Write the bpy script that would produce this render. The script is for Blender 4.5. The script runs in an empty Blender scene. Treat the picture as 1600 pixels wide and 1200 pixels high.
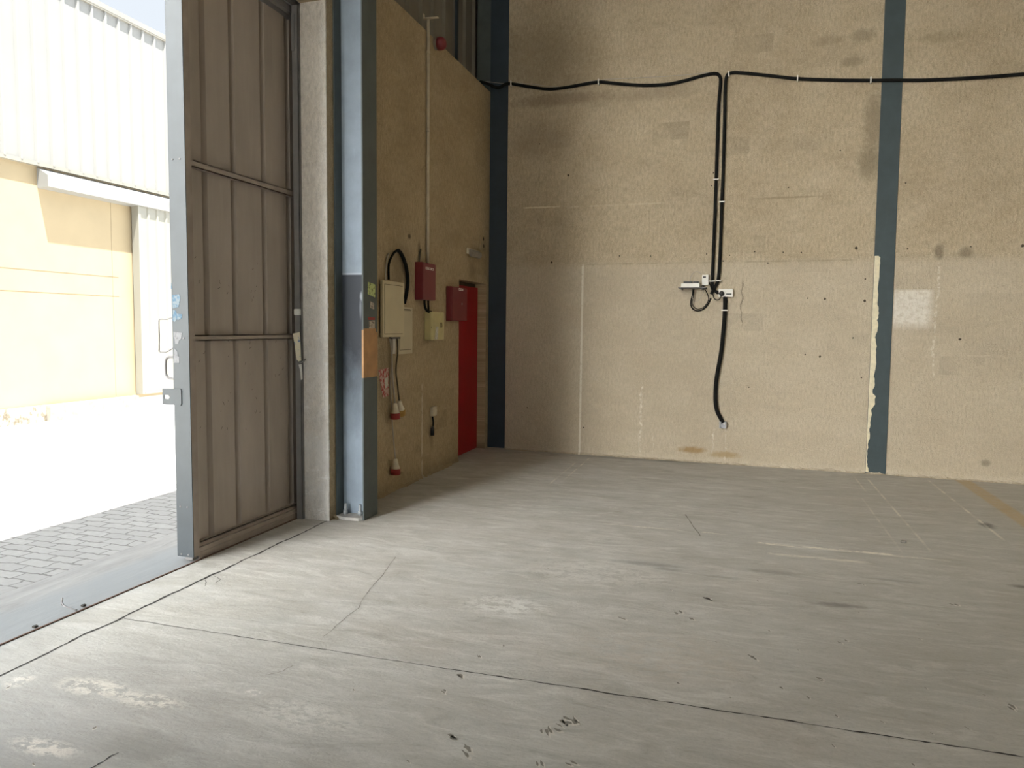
import bpy, bmesh, math, random
import numpy as np
from mathutils import Vector, Matrix
R = math.radians
COL = bpy.context.scene.collection
SC = bpy.context.scene
rnd = random.Random(7)

# ------------------------------------------------------------------ materials
class NT:
    def __init__(s, name, rough=0.85, metal=0.0, spec=0.5):
        s.m = bpy.data.materials.new(name); s.m.use_nodes = True
        s.t = s.m.node_tree; s.n = s.t.nodes
        s.b = s.n['Principled BSDF']
        s.b.inputs['Roughness'].default_value = rough
        s.b.inputs['Metallic'].default_value = metal
        s.b.inputs['Specular IOR Level'].default_value = spec
    def link(s, a, b): s.t.links.new(a, b)
    def new(s, t, **k):
        n = s.n.new(t)
        for a, v in k.items(): setattr(n, a, v)
        return n
    def set(s, sock, v):
        if isinstance(v, bpy.types.NodeSocket): s.link(v, sock)
        else: sock.default_value = v
    def coord(s, kind='Object'):
        return s.new('ShaderNodeTexCoord').outputs[kind]
    def pos(s): return s.new('ShaderNodeNewGeometry').outputs['Position']
    def vmul(s, v, k):
        n = s.new('ShaderNodeVectorMath', operation='MULTIPLY'); s.link(v, n.inputs[0]); n.inputs[1].default_value = k; return n.outputs[0]
    def vadd(s, v, k):
        n = s.new('ShaderNodeVectorMath', operation='ADD'); s.link(v, n.inputs[0]); s.set(n.inputs[1], k); return n.outputs[0]
    def noise(s, v, scale=5, detail=4, rough=.55, dist=0.0, color=False):
        n = s.new('ShaderNodeTexNoise'); s.link(v, n.inputs['Vector'])
        n.inputs['Scale'].default_value = scale; n.inputs['Detail'].default_value = detail
        n.inputs['Roughness'].default_value = rough; n.inputs['Distortion'].default_value = dist
        return n.outputs['Color' if color else 'Fac']
    def rng(s, f, a, b, c=0.0, d=1.0, smooth=False):
        n = s.new('ShaderNodeMapRange'); n.clamp = True
        if smooth: n.interpolation_type = 'SMOOTHSTEP'
        s.set(n.inputs[0], f)
        for i, v in enumerate((a, b, c, d)): n.inputs[i+1].default_value = v
        return n.outputs[0]
    def math(s, op, a, b=0.0, c=None):
        n = s.new('ShaderNodeMath', operation=op); s.set(n.inputs[0], a); s.set(n.inputs[1], b)
        if c is not None: s.set(n.inputs[2], c)
        return n.outputs[0]
    def mix(s, f, a, b, mode='MIX'):
        n = s.new('ShaderNodeMix', data_type='RGBA', blend_type=mode)
        s.set(n.inputs[0], f)
        for sock, v in ((n.inputs[6], a), (n.inputs[7], b)):
            if isinstance(v, bpy.types.NodeSocket): s.link(v, sock)
            else: sock.default_value = (*v, 1) if len(v) == 3 else v
        return n.outputs[2]
    def sep(s, v):
        n = s.new('ShaderNodeSeparateXYZ'); s.link(v, n.inputs[0]); return n.outputs
    def blob(s, v, c, r, edge=.5, wob=None, amp=0.0):
        """soft patch centred at c with radii r; ragged by the factor wob"""
        a = s.vadd(v, tuple(-x for x in c)); a = s.vmul(a, tuple(1/x if x else 0 for x in r))
        n = s.new('ShaderNodeVectorMath', operation='LENGTH'); s.link(a, n.inputs[0]); l = n.outputs['Value']
        if wob is not None: l = s.math('ADD', l, s.math('MULTIPLY', s.math('SUBTRACT', wob, .5), amp))
        return s.rng(l, 1.0, 1.0-edge, 0, 1, True)
    def bump(s, h, strength=.4, dist=.01):
        n = s.new('ShaderNodeBump'); n.inputs['Strength'].default_value = strength; n.inputs['Distance'].default_value = dist
        s.link(h, n.inputs['Height']); s.link(n.outputs[0], s.b.inputs['Normal'])
    def color(s, c):
        if isinstance(c, bpy.types.NodeSocket): s.link(c, s.b.inputs['Base Color'])
        else: s.b.inputs['Base Color'].default_value = (*c, 1)
        return s.m

def plain(name, c, rough=.7, metal=0.0, var=.12, scale=14, bump=0.0, spec=.5):
    t = NT(name, rough, metal, spec); v = t.coord()
    f = t.noise(v, scale, 5)
    a = tuple(max(0, x*(1-var)) for x in c); b = tuple(min(1, x*(1+var)) for x in c)
    if bump: t.bump(f, bump, .004)
    return t.color(t.mix(t.rng(f, .3, .7), a, b))

def wall_plaster(name, base, dark, light, axes='xz', extra=None):
    """rough sprayed plaster over concrete blocks: courses ghost through"""
    t = NT(name, .95, 0, .2); v = t.coord(); x, y, z = t.sep(v)
    if axes == 'yz':
        c = t.new('ShaderNodeCombineXYZ'); t.link(y, c.inputs[0]); t.link(z, c.inputs[1]); uv = c.outputs[0]
    else:
        c = t.new('ShaderNodeCombineXYZ'); t.link(x, c.inputs[0]); t.link(z, c.inputs[1]); uv = c.outputs[0]
    big = t.noise(uv, .9, 5, .6); mid = t.noise(uv, 3.5, 5, .6)
    stretch = t.noise(t.vmul(uv, (46, 17, 1)), 1.0, 4, .68)
    fine = t.noise(t.vmul(uv, (170, 75, 1)), 1.0, 2, .6)
    br = t.new('ShaderNodeTexBrick'); t.link(uv, br.inputs['Vector'])
    for k, val in (('Scale', 1.0), ('Mortar Size', .012), ('Mortar Smooth', .8), ('Bias', 0.0), ('Brick Width', .4), ('Row Height', .2)): br.inputs[k].default_value = val
    br.inputs['Color1'].default_value = (1, 1, 1, 1); br.inputs['Color2'].default_value = (0.0, 0.0, 0.0, 1); br.inputs['Mortar'].default_value = (1.0, 1.0, 1.0, 1)
    col = t.mix(t.rng(big, .3, .7), dark, base)
    col = t.mix(t.math('MULTIPLY', t.rng(mid, .45, .75), .45), col, light)
    col = t.mix(t.math('MULTIPLY', t.rng(t.noise(t.vmul(uv, (1.6, 4.5, 1)), 1.0, 5, .65, .5), .52, .75), .40), col, tuple(.72*q for q in dark))
    bm = t.math('MULTIPLY', t.math('MULTIPLY', t.rng(br.outputs['Color'], .15, 0.0), t.rng(mid, .42, .62)), .55)
    col = t.mix(bm, col, tuple(.62*q for q in dark))
    col = t.mix(t.rng(stretch, .28, .72, .60, 0.0), col, tuple(.5*q for q in dark))
    col = t.mix(t.rng(fine, .5, .8, 0, .40), col, tuple(min(1, 1.3*q) for q in light))
    if extra: col = extra(t, v, uv, col, mid, stretch)
    h = t.math('ADD', stretch, t.math('MULTIPLY', fine, .6))
    t.bump(h, .8, .016)
    return t.color(col)

def back_extra(t, v, uv, col, mid, st):
    x, y, z = t.sep(v)
    wob = t.noise(uv, 7, 4, .6); wob2 = t.noise(uv, 22, 4, .7)
    # lower lift was washed paler and greyer
    low = t.rng(t.math('ADD', z, t.math('MULTIPLY', wob, .12)), 2.22, 2.14, 0, .32)
    col = t.mix(low, col, (.65, .585, .475))
    # bare band at the floor
    col = t.mix(t.rng(t.math('ADD', z, t.math('MULTIPLY', wob2, .14)), .14, .05, 0, .55), col, (.66, .60, .48))
    col = t.mix(t.math('MULTIPLY', t.rng(t.math('ADD', z, t.math('MULTIPLY', wob2, .05)), .045, .02), t.rng(wob, .40, .58, .2, .8)), col, (.22, .17, .10))
    # ghost line of an old partition
    g = t.math('MULTIPLY', t.math('MULTIPLY', t.rng(t.math('ABSOLUTE', t.math('SUBTRACT', t.math('ADD', x, t.math('MULTIPLY', wob2, .012)), .883)), .016, .006), t.rng(z, 2.13, 2.10)), t.rng(wob2, .3, .45))
    col = t.mix(t.math('MULTIPLY', g, .75), col, (.82, .78, .68))
    # pale vertical dribbles
    for sx, z0, z1, w in ((1.555, .86, .06, .02), (2.33, .40, .06, .012), (2.46, .40, .04, .012), (4.36, 2.1, 1.0, .014), (1.70, .3, .08, .006)):
        a = t.math('MULTIPLY', t.rng(t.math('ABSOLUTE', t.math('SUBTRACT', t.math('ADD', x, t.math('MULTIPLY', wob, .09)), sx+.045)), w, w*.3), t.math('MULTIPLY', t.rng(z, z0, z0-.06), t.rng(z, z1-.04, z1+.02)))
        col = t.mix(t.math('MULTIPLY', a, t.rng(wob2, .45, .6, 0, .6)), col, (.86, .82, .72))
    # scraped off notice: pale square
    sq = t.math('MULTIPLY', t.math('MULTIPLY', t.rng(x, 3.985, 4.0), t.rng(x, 4.35, 4.28)), t.math('MULTIPLY', t.rng(z, 1.43, 1.52), t.rng(z, 1.835, 1.815)))
    col = t.mix(t.math('MULTIPLY', sq, t.rng(wob2, .33, .55, .35, .9)), col, (.82, .77, .68))
    # black smudges and stains, with broad darker patches at the upper left
    for c, r, k, cc in (((4.36, 0, 2.185), (.06, 1, .10), .55, (.10, .085, .06)), ((4.585, 0, 2.175), (.09, 1, .075), .5, (.12, .10, .07)),
                        ((3.74, 0, 3.45), (.13, 1, .42), .5, (.18, .14, .09)), ((3.72, 0, 3.05), (.15, 1, .22), .5, (.16, .13, .08)), ((3.3, 0, 4.25), (.2, 1, .07), .35, (.2, .16, .1)), ((3.62, 0, 4.27), (.16, 1, .09), .45, (.18, .15, .1)), ((3.52, 0, 4.03), (.16, 1, .07), .4, (.18, .15, .1)), ((4.3, 0, 4.18), (.3, 1, .08), .3, (.2, .17, .1)),
                        ((2.12, 0, .13), (.20, 1, .05), .75, (.36, .22, .08)), ((2.45, 0, .10), (.22, 1, .05), .6, (.38, .25, .10)), ((4.85, 0, .18), (.06, 1, .05), .6, (.2, .17, .12)),
                        ((.55, 0, 3.93), (.75, 1, .10), .45, (.17, .12, .08)), ((1.55, 0, 3.9), (.7, 1, .10), .30, (.22, .17, .12)), ((.35, 0, 3.5), (.5, 1, .35), .25, (.2, .14, .09)), ((.4, 0, 4.4), (.9, 1, .5), .35, (.2, .15, .08)), ((3.0, 0, 2.758), (.5, 1, .015), .5, (.25, .2, .13))):
        m = t.blob(v, c, (r[0], 0, r[2]), .7, wob2, .9)
        col = t.mix(t.math('MULTIPLY', m, k), col, cc)
    # day joint lines in the render
    for zz, x0, x1, cc, k in ((2.122, .9, 3.75, (.30, .25, .17), .45), (2.768, .16, .72, (.80, .72, .54), .8), (2.757, .70, 1.8, (.7, .62, .46), .4), (2.765, .16, .72, (.3, .24, .15), .0)):
        l = t.math('MULTIPLY', t.rng(t.math('ABSOLUTE', t.math('SUBTRACT', t.math('ADD', z, t.math('MULTIPLY', wob2, .02)), zz+.01)), .012, .004), t.math('MULTIPLY', t.rng(x, x0, x0+.05), t.rng(x, x1, x1-.1)))
        col = t.mix(t.math('MULTIPLY', t.math('MULTIPLY', l, k), t.rng(wob, .38, .55)), col, cc)
    # hairline crack
    cr = t.math('MULTIPLY', t.rng(t.math('ABSOLUTE', t.math('SUBTRACT', t.math('ADD', x, t.math('MULTIPLY', wob, .10)), 2.625)), .009, .003), t.math('MULTIPLY', t.rng(z, 1.44, 1.5), t.rng(z, 1.96, 1.9)))
    col = t.mix(t.math('MULTIPLY', cr, .6), col, (.13, .10, .07))
    return col

def front_extra(t, v, uv, col, mid, st):
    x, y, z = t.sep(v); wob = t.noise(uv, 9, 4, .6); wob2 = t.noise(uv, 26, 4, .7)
    a = t.math('MULTIPLY', t.rng(t.math('ABSOLUTE', t.math('SUBTRACT', t.math('ADD', y, t.math('MULTIPLY', wob2, .03)), 6.39)), .022, .008), t.math('MULTIPLY', t.rng(z, .9, .85), t.rng(wob, .35, .5)))
    col = t.mix(t.math('MULTIPLY', a, .6), col, (.74, .68, .55))
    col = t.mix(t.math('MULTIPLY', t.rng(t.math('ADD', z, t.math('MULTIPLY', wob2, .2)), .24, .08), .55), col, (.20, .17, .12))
    # grime round the board, plain dark patches near the other fittings
    for c, r, k in (((0, 5.9, 1.95), (.35, .3), .35), ((0, 6.30, 2.13), (.04, .09), .6), ((0, 6.09, 2.21), (.05, .035), .95), ((0, 5.6, 1.0), (.25, .45), .35), ((0, 7.72, 2.05), (.16, .16), .35), ((0, 6.6, .35), (.06, .16), .3)):
        m = t.blob(v, (0, c[1], c[2]), (0, r[0], r[1]), .8, wob2, .6)
        col = t.mix(t.math('MULTIPLY', m, k), col, (.10, .08, .055))
    return col

def pier_extra(t, v, uv, col, mid, st):
    x, y, z = t.sep(v); wob = t.noise(v, 12, 5, .7)
    c2 = t.vmul(v, (1, 1, .4)); w2 = t.noise(v, 5, 5, .6)
    col = t.mix(t.math('MULTIPLY', t.rng(z, 1.9, 1.2), t.rng(w2, .35, .7, .1, .8)), col, (.66, .65, .63))
    spl = t.noise(t.vmul(v, (4, 4, 12)), 1.5, 5, .7)
    m = t.math('MULTIPLY', t.rng(spl, .60, .68), t.rng(z, 2.1, 1.3))
    col = t.mix(t.math('MULTIPLY', m, .7), col, (.85, .84, .82))
    arr = t.math('MULTIPLY', t.rng(x, -2.86, -2.80, 0, .6), t.rng(wob, .4, .6))
    return t.mix(arr, col, (.8, .79, .76))

def floor_material():
    t = NT('worn_concrete_floor', .8, 0, .15); v = t.pos(); x, y, z = t.sep(v)
    big = t.noise(v, .55, 5, .6); mid = t.noise(t.vmul(v, (1.2, 2.6, 1)), 1.6, 6, .62, .4)
    streak = t.noise(t.vmul(v, (3.0, 11, 1)), 1.0, 8, .72, 1.1)
    streak2 = t.noise(t.vmul(t.vadd(v, (3.1, 7.7, 0)), (7, 24, 1)), 1.0, 6, .74, 1.2)
    fine = t.noise(v, 70, 4, .7)
    wob = t.noise(t.vmul(v, (1, 1.5, 1)), 14, 5, .72)
    tint = t.noise(t.vadd(v, (5, 2, 0)), 1.1, 4, .6); grit = t.noise(t.vmul(v, (18, 46, 1)), 1.0, 6, .78, .9)
    col = t.mix(t.rng(big, .3, .7), (.445, .435, .405), (.545, .535, .505))
    col = t.mix(t.rng(tint, .55, .72, 0, .35), col, (.50, .44, .385))
    col = t.mix(t.rng(tint, .45, .30, 0, .30), col, (.42, .445, .42))
    col = t.mix(t.rng(grit, .55, .78, 0, .45), col, (.66, .65, .60))
    col = t.mix(t.rng(grit, .45, .24, 0, .50), col, (.25, .24, .205))
    col = t.mix(t.rng(mid, .35, .72, .55, 0), col, (.36, .335, .285))
    col = t.mix(t.rng(streak, .50, .72, 0, .60), col, (.68, .67, .63))
    col = t.mix(t.rng(streak, .46, .24, 0, .70), col, (.27, .255, .22))
    col = t.mix(t.rng(streak2, .58, .80, 0, .40), col, (.70, .68, .63))
    col = t.mix(t.rng(streak2, .42, .22, 0, .40), col, (.27, .255, .22))
    col = t.mix(t.rng(fine, .2, .5, .30, 0), col, (.22, .21, .18))
    # ochre worn area towards the right
    col = t.mix(t.rng(t.math('ADD', x, t.math('MULTIPLY', mid, 2.0)), .2, 3.6, 0, .32), col, (.40, .36, .275))
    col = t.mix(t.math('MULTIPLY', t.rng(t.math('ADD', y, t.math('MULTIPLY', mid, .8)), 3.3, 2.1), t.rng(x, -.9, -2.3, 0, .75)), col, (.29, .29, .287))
    # shed coating and plaster splashes
    for c, r, k, cc in (((-2.36, 2.22, 0), (.20, .075, 0), .62, (.72, .68, .60)), ((-2.08, 2.20, 0), (.17, .06, 0), .6, (.72, .68, .60)), ((-2.18, 1.84, 0), (.16, .05, 0), .6, (.72, .67, .60)),
                        ((-1.46, 2.29, 0), (.28, .11, 0), .45, (.64, .62, .57)), ((-1.10, 3.55, 0), (.25, .16, 0), .5, (.74, .73, .69)), ((-1.75, 2.375, 0), (.035, .03, 0), .6, (.78, .75, .69)), ((-2.68, 2.17, 0), (.06, .06, 0), .5, (.72, .68, .60)), ((-.75, 4.2, 0), (.5, .25, 0), .3, (.72, .70, .65)), ((-.3, 3.2, 0), (.5, .3, 0), .2, (.50, .42, .33))):
        m = t.math('MULTIPLY', t.blob(v, c, (r[0]*1.25, r[1]*1.25, 0), .6, wob, 1.6), t.rng(wob, .46, .53))
        col = t.mix(t.math('MULTIPLY', m, k), col, cc)
    # darker grime
    for c, r, k in (((1.81, 6.20, 0), (.07, .13, 0), .75), ((1.6, 4.74, 0), (.12, .05, 0), .6), ((.55, 4.1, 0), (.18, .05, 0), .55), ((.25, 4.55, 0), (.22, .05, 0), .3), ((-.35, 4.40, 0), (.14, .04, 0), .35), ((-.05, 4.36, 0), (.18, .03, 0), .3), ((.9, 4.62, 0), (.25, .03, 0), .3), ((-1.85, 1.95, 0), (.3, .12, 0), .25), ((-.47, 4.47, 0), (.3, .06, 0), .4), ((-1.0, 8.1, 0), (1.2, .12, 0), .35)):
        m = t.blob(v, c, r, .8, wob, 1.1)
        col = t.mix(t.math('MULTIPLY', m, k), col, (.12, .115, .10))
    # faded dashes of an old lane line, chalk snaps and the worn yellow bay line
    for yy, x0, x1, w, k in ((5.305, -.90, -.02, .014, .55), (5.16, .16, 1.0, .028, .75), (5.14, .9, 1.32, .018, .5), (4.93, .22, .85, .03, .45)):
        m = t.math('MULTIPLY', t.rng(t.math('ABSOLUTE', t.math('SUBTRACT', t.math('ADD', y, t.math('MULTIPLY', wob, .05)), yy+.025)), w, w*.5), t.math('MULTIPLY', t.rng(x, x0, x0+.03), t.rng(x, x1, x1-.03)))
        col = t.mix(t.math('MULTIPLY', m, t.rng(streak2, .44, .54, 0, k)), col, (.80, .75, .63))
    for xx, y0, y1, w, k in ((-1.515, 6.7, 8.0, .010, .6), (-1.60, 6.45, 7.72, .012, .4), (1.796, 5.75, 7.95, .014, .6), (1.135, 7.1, 7.92, .012, .35), (1.245, 5.3, 7.92, .012, .5), (1.06, 5.2, 6.9, .010, .3)):
        m = t.math('MULTIPLY', t.rng(t.math('ABSOLUTE', t.math('SUBTRACT', x, xx)), w, w*.4), t.math('MULTIPLY', t.rng(y, y0, y0+.1), t.rng(y, y1, y1-.1)))
        col = t.mix(t.math('MULTIPLY', m, t.rng(mid, .46, .58, .1, k)), col, (.76, .71, .58))
    ye = t.math('MULTIPLY', t.rng(t.math('ABSOLUTE', t.math('SUBTRACT', x, 2.12)), .085, .05), t.rng(wob, .25, .5, .25, 1))
    col = t.mix(t.math('MULTIPLY', ye, .48), col, (.48, .31, .09))
    t.bump(t.math('ADD', t.math('ADD', t.math('MULTIPLY', streak, .7), t.math('MULTIPLY', grit, .5)), t.math('MULTIPLY', fine, .4)), .40, .010)
    t.link(t.rng(streak, .3, .7, .74, .92), t.b.inputs['Roughness'])
    return t.color(col)

def paver_material():
    t = NT('interlocking_pavers', .9, 0, .2); v = t.pos()
    w = t.new('ShaderNodeTexWave'); 
    br = t.new('ShaderNodeTexBrick'); d = t.noise(v, 11, 2, .5, color=True)
    vv = t.vadd(t.vmul(v, (1, 1, 0)), t.vmul(d, (.06, .06, 0)))
    t.link(vv, br.inputs['Vector'])
    for k, val in (('Scale', 1.0), ('Mortar Size', .007), ('Mortar Smooth', .3), ('Brick Width', .20), ('Row Height', .10)): br.inputs[k].default_value = val
    br.inputs['Color1'].default_value = (.34, .338, .33, 1); br.inputs['Color2'].default_value = (.30, .298, .292, 1); br.inputs['Mortar'].default_value = (.15, .148, .143, 1)
    n = t.noise(v, 30, 4); col = t.mix(t.rng(n, .3, .7, .35, 0), br.outputs['Color'], (.22, .218, .213))
    t.bump(br.outputs['Fac'], -.5, .01)
    return t.color(col)

def apron_material():
    t = NT('rough_concrete_apron', .9, 0, .2); v = t.pos(); x, y, z = t.sep(v)
    s = t.noise(t.vmul(v, (11, 1.6, 1)), 1.3, 6, .72, .6); n = t.noise(v, 6, 5, .65)
    col = t.mix(t.rng(s, .3, .7), (.22, .22, .216), (.34, .336, .329))
    col = t.mix(t.rng(n, .4, .7, 0, .4), col, (.33, .325, .32))
    col = t.mix(t.rng(t.math('ADD', x, t.math('MULTIPLY', n, .1)), -3.40, -3.31, 0, .75), col, (.255, .27, .28))
    col = t.mix(t.rng(s, .30, .24, 0, .6), col, (.085, .085, .085))
    t.bump(s, .4, .01)
    return t.color(col)

def steel_paint(name, c, dirt=None):
    t = NT(name, .55, 0, .4); v = t.pos(); x, y, z = t.sep(v)
    n = t.noise(v, 6, 5, .6); f = t.noise(t.vmul(v, (30, 30, 6)), 1.0, 4, .6)
    col = t.mix(t.rng(n, .3, .7), tuple(.88*q for q in c), tuple(1.12*q for q in c))
    col = t.mix(t.rng(f, .55, .8, 0, .2), col, tuple(1.5*q for q in c))
    if dirt: col = dirt(t, v, col)
    return t.color(col)

def web_dirt(t, v, col):
    x, y, z = t.sep(v); w = t.noise(t.vmul(v, (8, 8, 4)), 1.2, 5, .65)
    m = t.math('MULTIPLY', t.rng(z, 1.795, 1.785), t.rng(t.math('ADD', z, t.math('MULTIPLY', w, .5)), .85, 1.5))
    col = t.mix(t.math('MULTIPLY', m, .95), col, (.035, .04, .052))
    l = t.rng(t.math('ABSOLUTE', t.math('SUBTRACT', z, 1.797)), .008, .004)
    col = t.mix(t.math('MULTIPLY', l, .7), col, (.5, .55, .6))
    b = t.blob(v, (-2.63, 4.9, 1.63), (.022, 0, .05), .8, w, .4)
    b2 = t.blob(v, (-2.64, 4.9, 1.55), (.014, 0, .11), .8, w, .5)
    col = t.mix(t.math('MULTIPLY', t.math('MAXIMUM', b, t.math('MULTIPLY', b2, .5)), .8), col, (.42, .46, .52))
    return col

def leaf_sheet_material():
    t = NT('dusty_brown_sheet', .55, 0, .4); v = t.pos(); x, y, z = t.sep(v)
    n = t.noise(t.vmul(v, (3, 3, 1)), 1.3, 5, .6); f = t.noise(t.vmul(v, (40, 40, 3)), 1, 4, .6)
    col = t.mix(t.rng(n, .3, .7), (.34, .295, .255), (.42, .365, .32))
    col = t.mix(t.rng(f, .5, .8, 0, .25), col, (.47, .42, .37))
    col = t.mix(t.rng(t.math('ADD', z, t.math('MULTIPLY', n, .3)), .55, .12, 0, .35), col, (.28, .24, .20))
    return t.color(col)

def sticker_material(name, base, ink, sx=40, thr=.5):
    t = NT(name, .6, 0, .3); v = t.pos()
    n = t.noise(t.vmul(v, (sx*1.3, sx*1.3, sx)), 1.0, 3, .6); n2 = t.noise(v, 25, 4, .7)
    col = t.mix(t.rng(n, thr-.03, thr+.05), base, ink)
    return t.color(t.mix(t.rng(n2, .45, .8, 0, .4), col, tuple(.8*q+.15 for q in base)))

M = {}
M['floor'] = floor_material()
M['wall'] = wall_plaster('rough_block_wall', (.625, .525, .37), (.49, .395, .265), (.70, .605, .46), 'xz', back_extra)
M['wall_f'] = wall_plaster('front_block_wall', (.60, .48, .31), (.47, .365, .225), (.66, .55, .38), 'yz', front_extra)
M['pier'] = wall_plaster('pier_plaster', (.86, .81, .735), (.74, .68, .60), (.92, .89, .84), 'xz', pier_extra)
M['crack'] = plain('crack_dark', (.035, .032, .028), .95)
M['pit_dark'] = plain('chipped_hole', (.21, .195, .165), .95)
M['pit_light'] = plain('fresh_chip', (.58, .55, .49), .95)
M['hole'] = plain('anchor_hole_dark', (.07, .055, .035), .95)
M['steel'] = steel_paint('blue_grey_steel', (.088, .105, .104))
M['steel_r'] = steel_paint('blue_grey_column_paint', (.048, .068, .074))
M['steel_web_lit'] = steel_paint('blue_grey_steel_web_lit', (.30, .365, .44), web_dirt)  # same column paint made lighter, door light put into the web colour
M['steel_dark'] = steel_paint('navy_steel', (.030, .045, .060))
M['clad_in'] = plain('inside_cladding', (.205, .19, .16), .5, 0, .1, 3)
M['galv'] = plain('galvanised_grey', (.40, .43, .45), .5, .25, .12, 6)
M['stile'] = plain('grey_painted_stile', (.044, .054, .062), .5, 0, .12, 6)
M['frame_dark'] = plain('dusty_grey_steel', (.19, .185, .185), .6, 0, .15, 8)
M['rail_brown'] = plain('dusty_brown_rail', (.33, .28, .24), .6, 0, .15, 8)
M['sheet'] = leaf_sheet_material()
M['scribble'] = plain('pencil_mark', (.06, .05, .045), .9)
M['rust'] = plain('rusty_rail', (.13, .075, .055), .8, 0, .3, 30)
M['gold_tag'] = sticker_material('tag_print', (.80, .74, .58), (.20, .30, .50), 22, .62)
M['paper'] = plain('torn_paper', (.72, .72, .68), .8)
M['paper_blue'] = sticker_material('blue_print', (.13, .165, .19), (.04, .10, .16), 50, .5)
M['paper_white'] = sticker_material('white_remnant', (.16, .165, .175), (.10, .105, .11), 45, .6)
M['paper_green'] = sticker_material('green_flyer', (.50, .58, .24), (.14, .16, .05), 45, .55)
M['paper_red'] = sticker_material('red_flyer', (.56, .40, .34), (.42, .05, .05), 30, .5)
M['paper_faded'] = sticker_material('faded_label', (.50, .44, .36), (.16, .12, .10), 60, .52)
M['label_worn'] = sticker_material('worn_white_label', (.66, .63, .56), (.30, .29, .26), 45, .58)
M['grout'] = plain('grey_grout', (.40, .39, .37), .95, 0, .2, 20)
M['tape'] = plain('brown_tape', (.42, .22, .085), .5, 0, .2, 10)
M['beige'] = plain('cream_enamel', (.62, .54, .36), .45, 0, .06, 5)
M['beige2'] = plain('cream_enamel_flat', (.58, .51, .35), .5, 0, .06, 5)
M['groove'] = plain('door_gap_shadow', (.10, .085, .055), .9)
M['redbox'] = plain('alarm_red_enamel', (.19, .022, .028), .4, 0, .08, 6)
M['reddoor'] = plain('red_door_paint', (.33, .006, .009), .45, 0, .1, 3)
M['white'] = plain('white_plastic', (.78, .76, .70), .4, 0, .05)
M['white_label'] = plain('white_label', (.85, .80, .76), .6)
M['yellowbox'] = plain('cream_yellow_plastic', (.56, .49, .24), .45, 0, .08, 12)
M['black'] = plain('black_rubber', (.008, .008, .0075), .75, 0, .2, 20, 0, .15)
M['blackp'] = plain('black_plastic', (.02, .02, .02), .4)
M['greycable'] = plain('grey_cable', (.42, .38, .33), .6)
M['whitecable'] = plain('white_trunking', (.62, .58, .52), .5)
M['plug_white'] = plain('connector_white', (.66, .60, .47), .5)
M['plug_red'] = plain('connector_red', (.33, .03, .03), .5)
M['plug_yellow'] = plain('connector_yellow', (.42, .25, .06), .5)
M['zinc'] = plain('zinc_box', (.42, .42, .43), .35, .7, .15, 30)
M['cond'] = plain('cream_conduit', (.60, .53, .40), .5)
M['emerg'] = plain('grey_translucent_plastic', (.30, .27, .23), .4)
M['creamfill'] = plain('cream_filler', (.72, .65, .47), .85, 0, .12, 30)
M['road'] = plain('pale_road_concrete', (.60, .59, .565), .9, 0, .07, 1.5)
M['paver'] = paver_material()
M['apron'] = apron_material()
M['tanwall'] = plain('cream_render', (.25, .203, .128), .9, 0, .05, 2, .1)
M['tanline'] = plain('render_score', (.13, .10, .06), .9)
M['whiteclad'] = plain('white_cladding', (.168, .169, .163), .5, 0, .03, 2)
M['doorclad'] = plain('ivory_door_sheet', (.175, .172, .148), .5, 0, .03, 2)
M['flash'] = plain('ivory_flashing', (.172, .165, .142), .5, 0, .04, 3)
M['plinth'] = plain('chipped_plinth', (.19, .178, .155), .95, 0, .25, 9, .3)
M['plinth_old'] = sticker_material('peeling_plinth', (.26, .24, .21), (.10, .085, .06), 5, .52)
M['ceil'] = plain('roof_sheet', (.42, .41, .385), .7)
M['farwall'] = plain('far_block_wall', (.62, .55, .42), .95)

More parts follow.
